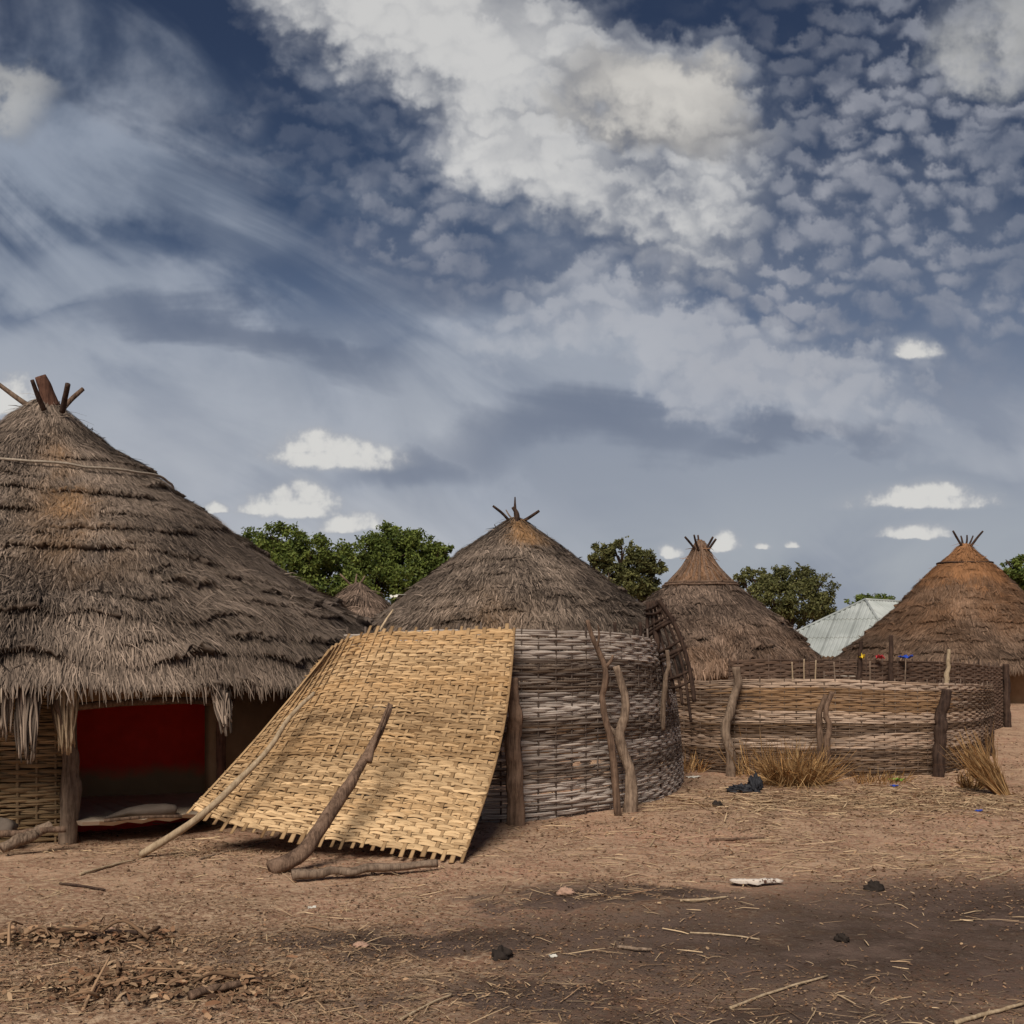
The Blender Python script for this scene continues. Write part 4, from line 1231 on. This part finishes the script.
# litter: uncountable straw and leaf bits
def litter(name, mat, N, seed, lenr, wr, label, up=.12, regions=None, tone=(.5, .25)):
    tr = np.random.default_rng(seed); mb = MB()
    py = HZ + 85 + 300 * tr.random(N * 2) ** 1.15; px = tr.uniform(-40, 1064, N * 2)
    Yv = F * CH / (py - HZ); x = (px - 512) / F * Yv
    dens = np.clip(fbm(x * 1.1 + 30, Yv * 1.1 + 30, seed, 3) * 2.4 - .55, .05, 1)
    sc = np.exp(-((x - 2.2) / 2.2) ** 2 - ((Yv - 6.3) / 1.4) ** 2)
    dens = dens * (1 - .86 * sc)
    keep = tr.random(N * 2) < dens
    x, Yv = x[keep][:N], Yv[keep][:N]
    if regions:
        xs, ys = [x], [Yv]
        for (rx, ry, sx, sy, k) in regions:
            c = G(rx, ry); xs.append(tr.normal(c[0], sx, k)); ys.append(tr.normal(c[1], sy, k))
        x = np.concatenate(xs); Yv = np.concatenate(ys)
    n = len(x)
    z = ground_full(x, Yv) + tr.uniform(.002, .012, n)
    a = tr.normal(0, .9, n) + np.where(tr.random(n) < .5, 0, np.pi)
    d = unit(np.stack([np.cos(a), np.sin(a) * 1.0, tr.normal(0, up, n)], 1))
    nn = unit(np.stack([tr.normal(0, .35, n), tr.normal(0, .35, n), np.ones(n)], 1))
    L = tr.uniform(*lenr, n) * tr.uniform(.3, 1, n) * np.clip(Yv / 8, .85, 1.7)
    p = np.stack([x, Yv, z], 1) - d * L[:, None] * .5
    p[:, 2] = np.maximum(p[:, 2], z - .004)
    add_strands(mb, p, d, nn, L, tr.uniform(*wr, n) * np.clip(Yv / 6.5, .85, 2.4), np.clip(tr.normal(*tone, n), 0, 1), np.clip(tr.normal(.2, .3, n), 0, 1), tr.uniform(-.1, .1, n))
    o = mb.build(name, mat); return tag(o, label, 'litter', kind='stuff')


litter('leaf_litter', M['chips'], 34000, 151, (.008, .042), (.0015, .008), 'brown crumbs of leaf and bark over the bare earth', .3,
       ((75, 945, .5, .25, 2200), (165, 992, .6, .25, 3200), (200, 850, .8, .3, 900), (150, 960, 1.5, .7, 9000), (940, 800, 1.5, .9, 2500)))
litter('straw_litter', M['straw'], 3600, 152, (.04, .36), (.0014, .0042), 'pale straw bits scattered over the bare earth', .05,
       ((75, 945, .4, .2, 120), (165, 992, .5, .2, 150), (940, 800, 1.4, .9, 3200), (960, 860, 1.0, .4, 900), (780, 805, 1.3, .6, 1100), (640, 835, 1.2, .4, 220), (120, 965, 1.2, .6, 420), (560, 900, .5, .15, 60), (215, 855, .7, .2, 130)), (.72, .22))


def heap(px, py, n, sx, sy, seed, label):
    """heap of dead leaves, bark and twigs"""
    c = gpt(px, py); tr = np.random.default_rng(seed); mb = MB()
    x = tr.normal(c[0], sx, n); y = tr.normal(c[1], sy, n)
    z = ground_full(x, y) + tr.uniform(.005, .05, n) * np.exp(-((x - c[0]) / (1.5 * sx)) ** 2)
    a = tr.uniform(0, 6.28, n)
    d = unit(np.stack([np.cos(a), np.sin(a), tr.normal(0, .3, n)], 1)); nn = unit(np.stack([tr.normal(0, .5, n), tr.normal(-.3, .5, n), np.ones(n)], 1))
    add_strands(mb, np.stack([x, y, z], 1), d, nn, tr.uniform(.02, .085, n), tr.uniform(.003, .014, n), np.clip(tr.normal(.5, .3, n), 0, 1), np.clip(tr.normal(.3, .3, n), 0, 1), .15)
    for k in range(14):
        i = tr.integers(n); q = np.array([x[i], y[i], z[i] + .015]); dd = d[i] * tr.uniform(.06, .22)
        bend = tr.normal(0, .03, 3); bend[2] = abs(bend[2])
        add_tube(mb, spline([q - dd, q + bend, q + dd], 10), np.linspace(1, .5, 10) * tr.uniform(.004, .013), 6, tr.uniform(.1, .9), .3)
    return tag(mb.build('litter_heap', M['chips'], origin=c), label, 'heap', kind='stuff')


heap(72, 943, 900, .33, .13, 161, 'upper left heap of dead leaves and twigs on the earth')
heap(165, 992, 1300, .42, .15, 162, 'lower heap of dead leaves, bark and twigs near the bottom left')


# ================================================================== TREES
def tree(px, Yd, lobes, label, seed, mat, nleaf, leaf=.17, gap=.35, base_px=None):
    cx = (px - 512) / F * Yd; gz = float(ramp(cx, Yd))
    t = empty('leafy_tree', (cx, Yd, gz), label, 'tree', 'trees beyond the huts')
    tr = np.random.default_rng(seed)
    L = []
    for (lx, ly, lr) in lobes:
        c = P(lx, ly, Yd + tr.uniform(-.6, .6) * lr / F * Yd); L.append((c, lr / F * Yd))
    mb = MB()
    tot = sum(r ** 2 for c, r in L)
    for c, r in L:
        n = int(nleaf * r ** 2 / tot)
        q = unit(tr.normal(0, 1, (n, 3)))
        # twig clumps: gather the leaves round clump centres near the lobe's skin
        nc = max(12, int(n / 42))
        cc = unit(tr.normal(0, 1, (nc, 3))) * (tr.uniform(.25, 1, (nc, 1)) ** .45)
        ctone = tr.uniform(0, 1, nc); csize = tr.uniform(.16, .34, nc)
        k = tr.integers(0, nc, n)
        p = cc[k] + q * csize[k][:, None] * (tr.random((n, 1)) ** .5)
        p[:, 2] *= .82
        p = c + p * r * 1.0
        keep = fbm(p[:, 0] * 1.3 + 50, p[:, 2] * 1.3 + p[:, 1] * .5 + 50, seed, 3) > gap
        p = p[keep]; kk = k[keep]; n = len(p)
        d = unit(tr.normal(0, 1, (n, 3)) + [0, 0, -.3]); nn = unit(np.cross(d, tr.normal(0, 1, (n, 3))) + np.array([0, -.2, .5]))
        d = unit(d - nn * (d * nn).sum(1, keepdims=True))
        add_strands(mb, p, d, nn, leaf * tr.uniform(.6, 1.3, n), leaf * .27 * tr.uniform(.6, 1.3, n), np.clip(ctone[kk] * .75 + tr.normal(.12, .14, n), 0, 1), np.clip(tr.normal(-.05, .15, n), 0, 1), .1)
    mb.build('crown', M[mat], t)
    mb = MB()
    mid_ = sum(c for c, r in L) / len(L)
    fork = np.array([cx, Yd, gz + (mid_[2] - gz) * .42])
    base = np.array([cx + .1, Yd, gz - .15])
    add_tube(mb, spline([base, (base + fork) / 2 + [.12, 0, 0], fork], 14), np.linspace(.32, .2, 14), 10, .5, rough=.3, seed=seed)
    for c, r in L:
        md = (fork + c) / 2 + tr.normal(0, .25, 3)
        add_tube(mb, spline([fork, md, c + [0, 0, .2 * r]], 12), np.linspace(.13, .03, 12), 7, .5, rough=.3, seed=seed + 1)
        for _ in range(5):
            e = c + unit(tr.normal(0, 1, 3)) * r * .8
            add_tube(mb, spline([c * .6 + md * .4, (c + e) / 2 + tr.normal(0, .1, 3), e], 8), np.linspace(.045, .012, 8), 5, .5)
    mb.build('trunk', M['wood_dark'], t)
    return t


tree(285, 50, [(241, 548, 15), (255, 550, 24), (282, 543, 25), (312, 556, 26), (335, 572, 24), (290, 572, 34), (350, 590, 22), (320, 597, 34)], 'bright green spreading tree nearest the big hut roof', 171, 'leaf', 30000, .14, .30)
tree(400, 55, [(362, 556, 26), (390, 546, 26), (415, 552, 27), (440, 551, 12), (432, 568, 20), (375, 580, 30), (408, 582, 34)], 'dense round green tree left of the middle roof', 172, 'leaf', 32000, .15, .28)
tree(625, 48, [(600, 556, 14), (622, 553, 17), (640, 562, 17), (655, 568, 11), (608, 575, 19), (632, 582, 22), (650, 590, 14)], 'dull green tree between the middle roof and the spire roof', 173, 'leaf_dark', 17000, .12, .40)
tree(790, 60, [(752, 580, 15), (775, 580, 18), (800, 577, 17), (818, 588, 18), (770, 600, 24), (800, 602, 30), (822, 610, 18), (741, 578, 7)], 'dull green tree left of the metal roof', 174, 'leaf_dark', 24000, .14, .36)
tree(873, 85, [(858, 606, 13), (872, 602, 13), (887, 606, 12), (872, 617, 22)], 'distant green tree top above the metal roof', 175, 'leaf', 6000, .2, .25)
tree(1024, 62, [(1012, 568, 13), (1030, 572, 20), (1018, 585, 18), (1040, 590, 24)], 'green tree cut by the right edge behind the orange peak', 176, 'leaf', 8000, .16, .3)

# ================================================================== LIGHT AND SKY
SUN_EL, SUN_AZ = R(46), R(196)        # azimuth clockwise from +Y: behind the camera, to the left
sd = np.array([math.sin(SUN_AZ) * math.cos(SUN_EL), math.cos(SUN_AZ) * math.cos(SUN_EL), math.sin(SUN_EL)])
sun = bpy.data.lights.new('sun', 'SUN'); sun.energy = 2.1; sun.angle = R(28); sun.color = (1, .93, .82)
so = bpy.data.objects.new('sun', sun); COL.objects.link(so)
import mathutils
so.rotation_euler = mathutils.Vector(sd).to_track_quat('Z', 'Y').to_euler(); so.location = (-20, -20, 40)

w = bpy.data.worlds.new('World'); scene.world = w; w.use_nodes = True
nt = NT(w.node_tree); nt.n.clear()
out = nt.node('ShaderNodeOutputWorld'); bg = nt.node('ShaderNodeBackground'); nt.l.new(bg.outputs[0], out.inputs[0])
bg.inputs[1].default_value = .1
sky = nt.node('ShaderNodeTexSky', sky_type='NISHITA', sun_disc=False, sun_elevation=SUN_EL, sun_rotation=SUN_AZ)
gen = E(nt, nt.node('ShaderNodeTexCoord').outputs['Generated'])
x, y, z = nt.sep(gen)
ay = nt.math('ABSOLUTE', y).max(.12)
u = x / ay; v = z / ay                                # horizon-plane bearing and height
uv = nt.xyz(u, v, 0.0)
zz = z.max(.0) + .10
cp = nt.xyz(x / zz, y / zz, 0.0)                      # flat cloud deck overhead


def U(px): return (px - 512) / F
def V(py): return (HZ - py) / F


def noise2(vec, sc, det, ro, di=0.0): return nt.noise(vec, sc, det, ro, di, dim='2D')


n_big = noise2(uv, 3.2, 4, .5)
n_med = noise2(uv, 9.0, 5, .6)
n_fine = noise2(uv, 26.0, 4, .6)
def streak(ang, sx, sy, de, ro, di): return noise2(nt.mapping(nt.mapping(uv, (1, 1, 1), (0, 0, R(ang))), (sx, sy, 1)), 1.0, de, ro, di)


n_dg = streak(34, 2.6, 8.0, 5, .55, .5)       # streaks running down to the right
n_lo = streak(10, 3.0, 6.5, 5, .5, .5)        # broad soft sheets low down
nc2 = noise2(uv, 55, 3, .6)
wu = u + (n_med - .5) * .13 + (n_fine - .5) * .04
wv = v + (n_med - .5) * .10 + (n_fine - .5) * .04 + (n_big - .5) * .08
nsk = E(nt, sky.outputs[0])
base = nt.ramp(nt.smooth(0.0, .62, v), [(0, (2.05, 2.13, 2.26)), (.3, (1.28, 1.42, 1.74)), (.52, (.50, .68, 1.08)), (.75, (.19, .31, .60)), (1, (.10, .165, .36))])
base = nt.mix(.10, base, nt.mix(1.0, nsk, (.35, .38, .42), 'MULTIPLY'))
col = base


def over(col, a, c):
    return nt.mix(a, col, c)


def elm(px, py, rx, ry, rot=0.0, uu=None, vv=None):
    uu = uu if uu is not None else u; vv = vv if vv is not None else v
    dx = uu - U(px); dy = vv - V(py)
    if rot:
        c_, s_ = math.cos(R(rot)), math.sin(R(rot))
        dx, dy = dx * c_ + dy * s_, dy * c_ - dx * s_
    dx = dx * (F / rx); dy = dy * (F / ry)
    return 1.0 - (dx * dx + dy * dy)


# 1 broad grey sheets over the lower half and streaks across the left
low = nt.smooth(.42, .20, v + (n_big - .5) * .16)
a1 = nt.smooth(.34, .66, n_lo) * low * .8
col = over(col, a1, nt.mix(nt.smooth(.35, .68, n_dg), (1.25, 1.42, 1.78), (2.05, 2.18, 2.45)))
left = nt.smooth(-.9, .7, elm(190, 250, 430, 190, -22) + (n_big - .5) * 1.0)
a1 = nt.smooth(.36, .66, n_dg * .85 + n_med * .15) * left * .8
col = over(col, a1, nt.mix(nt.smooth(.4, .62, n_med * .5 + n_dg * .5), (.80, 1.02, 1.42), (1.85, 2.04, 2.4)))
bu = u + (n_big - .5) * .16 + (n_med - .5) * .05; bv = v + (n_lo - .5) * .16 + (n_med - .5) * .04
glow = elm(120, 410, 230, 75, 0, bu, bv).max(elm(520, 385, 170, 55, 10, bu, bv)).max(elm(60, 350, 120, 40, 8, bu, bv)).max(elm(900, 440, 150, 30, 0, bu, bv)).max(elm(130, 200, 150, 36, -28, bu, bv)).max(elm(90, 285, 110, 24, -12, bu, bv)).max(elm(330, 520, 160, 40, 0, bu, bv) * .8)
col = over(col, nt.smooth(-.9, 1.0, glow + (n_dg - .5) * 1.2) * nt.smooth(.28, .68, n_dg * .6 + n_lo * .4, .30, .85), nt.mix(nt.smooth(.0, .5, v), (2.55, 2.64, 2.82), (1.35, 1.58, 1.98)))
dk = elm(590, 445, 150, 26, -4, bu, bv).max(elm(240, 340, 170, 26, -10, bu, bv)).max(elm(420, 265, 150, 34, 6, bu, bv)).max(elm(800, 465, 130, 18, 0, bu, bv)).max(elm(440, 455, 80, 20, 0, bu, bv))
col = over(col, nt.smooth(-.6, 1.0, dk) * .7, nt.mix(nt.smooth(.15, .4, v), (.86, 1.02, 1.38), (.42, .58, .95)))
# 2 mackerel sky: small cells in ragged fields
vo = nt.node('ShaderNodeTexVoronoi', feature='SMOOTH_F1', voronoi_dimensions='2D'); nt.put(vo.inputs['Vector'], nt.mapping(nt.xyz(u + (n_med - .5) * .08, v + (n_fine - .5) * .04 + (n_med - .5) * .03, 0.0), (1, 1.8, 1), (0, 0, R(-20))))
vo.inputs['Scale'].default_value = 33; vo.inputs['Smoothness'].default_value = .5
cell = E(nt, vo.outputs['Distance'])
puff = nt.smooth(.70, .14, cell + (n_fine - .5) * .75)
reg = nt.smooth(-.7, .8, elm(840, 220, 330, 150, -6).max(elm(400, 190, 210, 85, -14)).max(elm(700, 320, 190, 60, -10)).max(elm(900, 70, 240, 120) * .8) + (n_big - .5) * 2.2)
thick = nt.smooth(.40, .62, n_big + (n_med - .5) * .5)
band = nt.smooth(-.6, 1.0, elm(870, 245, 270, 85, -4) + (n_med - .5) * 1.2)
a2 = ((puff * (.34 + .46 * thick) + .06 * thick) * reg + band * (.16 + .40 * puff)).clamp() * .82
col = over(col, a2, nt.mix(nt.smooth(.3, .7, n_med * .5 + n_dg * .5), (.85, .98, 1.30), (2.0, 2.05, 2.28)))
# 3 big bright bank, fraying into streaks
bank = elm(420, 0, 180, 90, -20, wu, wv).max(elm(520, 65, 190, 85, -32, wu, wv)).max(elm(640, 110, 125, 65, -10, wu, wv)).max(elm(690, 200, 80, 85, -50, wu, wv)).max(elm(540, 165, 130, 60, -30, wu, wv))
a3 = nt.smooth(-1.15, 1.05, bank + (n_dg - .5) * 1.1 + (n_med - .5) * 1.0 + (n_fine - .5) * .45 + (puff - .5) * .55)
bright = nt.smooth(.40, 1.02, bank * .36 + n_med * .35 + n_big * .2 + n_dg * .40 + puff * .12 + (n_fine - .5) * .3)
col = over(col, a3 * .86, nt.mix(bright, (1.25, 1.35, 1.6), (3.5, 3.47, 3.4)))
sh = nt.smooth(-.5, .8, elm(655, 120, 120, 50, -8, wu, wv))
col = over(col, sh * .7, nt.mix(nt.smooth(-.4, 1.0, elm(655, 116, 85, 36, 0, wu, wv)), (1.55, 1.5, 1.46), (3.2, 3.05, 2.8)))
for (px_, py_, rx_, ry_) in ((0, 92, 50, 30), (1015, 18, 78, 48)):
    e_ = elm(px_, py_, rx_, ry_, 0, wu, wv)
    col = over(col, nt.smooth(-.8, .9, e_ + (n_fine - .5) * 1.0 + (n_med - .5)) * .75, nt.mix(nt.smooth(.1, 1.0, e_ * .5 + n_med * .6), (1.0, 1.1, 1.3), (2.7, 2.68, 2.6)))
wisp = elm(715, 360, 190, 42, -12, wu, wv)
col = over(col, nt.smooth(-1.0, 1.1, wisp + (n_dg - .5) * 1.0 + (puff - .5) * .8) * .62, (2.5, 2.56, 2.75))
# 4 small low cumulus: lumpy tops, flat greyer bases
cu = None
wu2 = u + (n_fine - .5) * .022; wv2 = v + (n_fine - .5) * .010
for (px_, py_, rx_, ry_) in ((336, 455, 62, 17), (318, 443, 32, 14), (350, 448, 30, 10), (296, 505, 46, 17), (306, 493, 26, 14), (283, 497, 20, 11), (352, 523, 32, 11), (262, 508, 22, 8), (916, 349, 22, 11), (924, 499, 66, 12), (938, 490, 32, 10), (905, 494, 26, 9), (917, 532, 34, 8),
                             (668, 552, 15, 7), (724, 542, 15, 10), (760, 547, 9, 4), (790, 546, 8, 4), (215, 508, 14, 6), (10, 398, 34, 20)):
    dx = (wu2 - U(px_)) * (F / rx_); dy = (wv2 - V(py_ + ry_ * .45))
    dy = dy.max(0.0) * (F / (ry_ * 1.45)) + (0.0 - dy).max(0.0) * (F / (ry_ * .45))
    e_ = 1.0 - (dx * dx + dy * dy)
    cu = e_ if cu is None else cu.max(e_)
a4 = nt.smooth(-.6, .65, cu + (nc2 - .5) * 1.9 + (n_fine - .5) * .9)
a4b = nt.smooth(-1.6, .8, cu + (n_fine - .5) * 1.2) * .45
col = over(col, a4b, (2.0, 2.1, 2.3))
col = over(col, a4 * .80, nt.mix(nt.smooth(-.1, .85, cu * .75 + (nc2 - .5) * 1.6 + n_fine * .4), (1.95, 2.02, 2.2), (3.75, 3.68, 3.5)))
nt.put(bg.inputs[0], col)

# ------------------------------------------------------------------ camera and view
cam = bpy.data.cameras.new('camera'); cam.sensor_width = 36; cam.lens = 36 * F / 1024; cam.shift_y = (HZ - 512) / 1024
cam.clip_end = 3000; cam.clip_start = .05
co_ = bpy.data.objects.new('camera', cam); COL.objects.link(co_); co_.location = (0, 0, CH); co_.rotation_euler = (R(90), 0, 0)
scene.camera = co_
for o in bpy.data.objects:
    if '_o' in o: del o['_o']
vs = scene.view_settings
vs.view_transform = 'Standard'; vs.look = 'None'; vs.gamma = 1.0; vs.use_curve_mapping = False; vs.exposure = 0.95
scene.cycles.max_bounces = 6
w.cycles.sampling_method="MANUAL"; w.cycles.sample_map_resolution=512
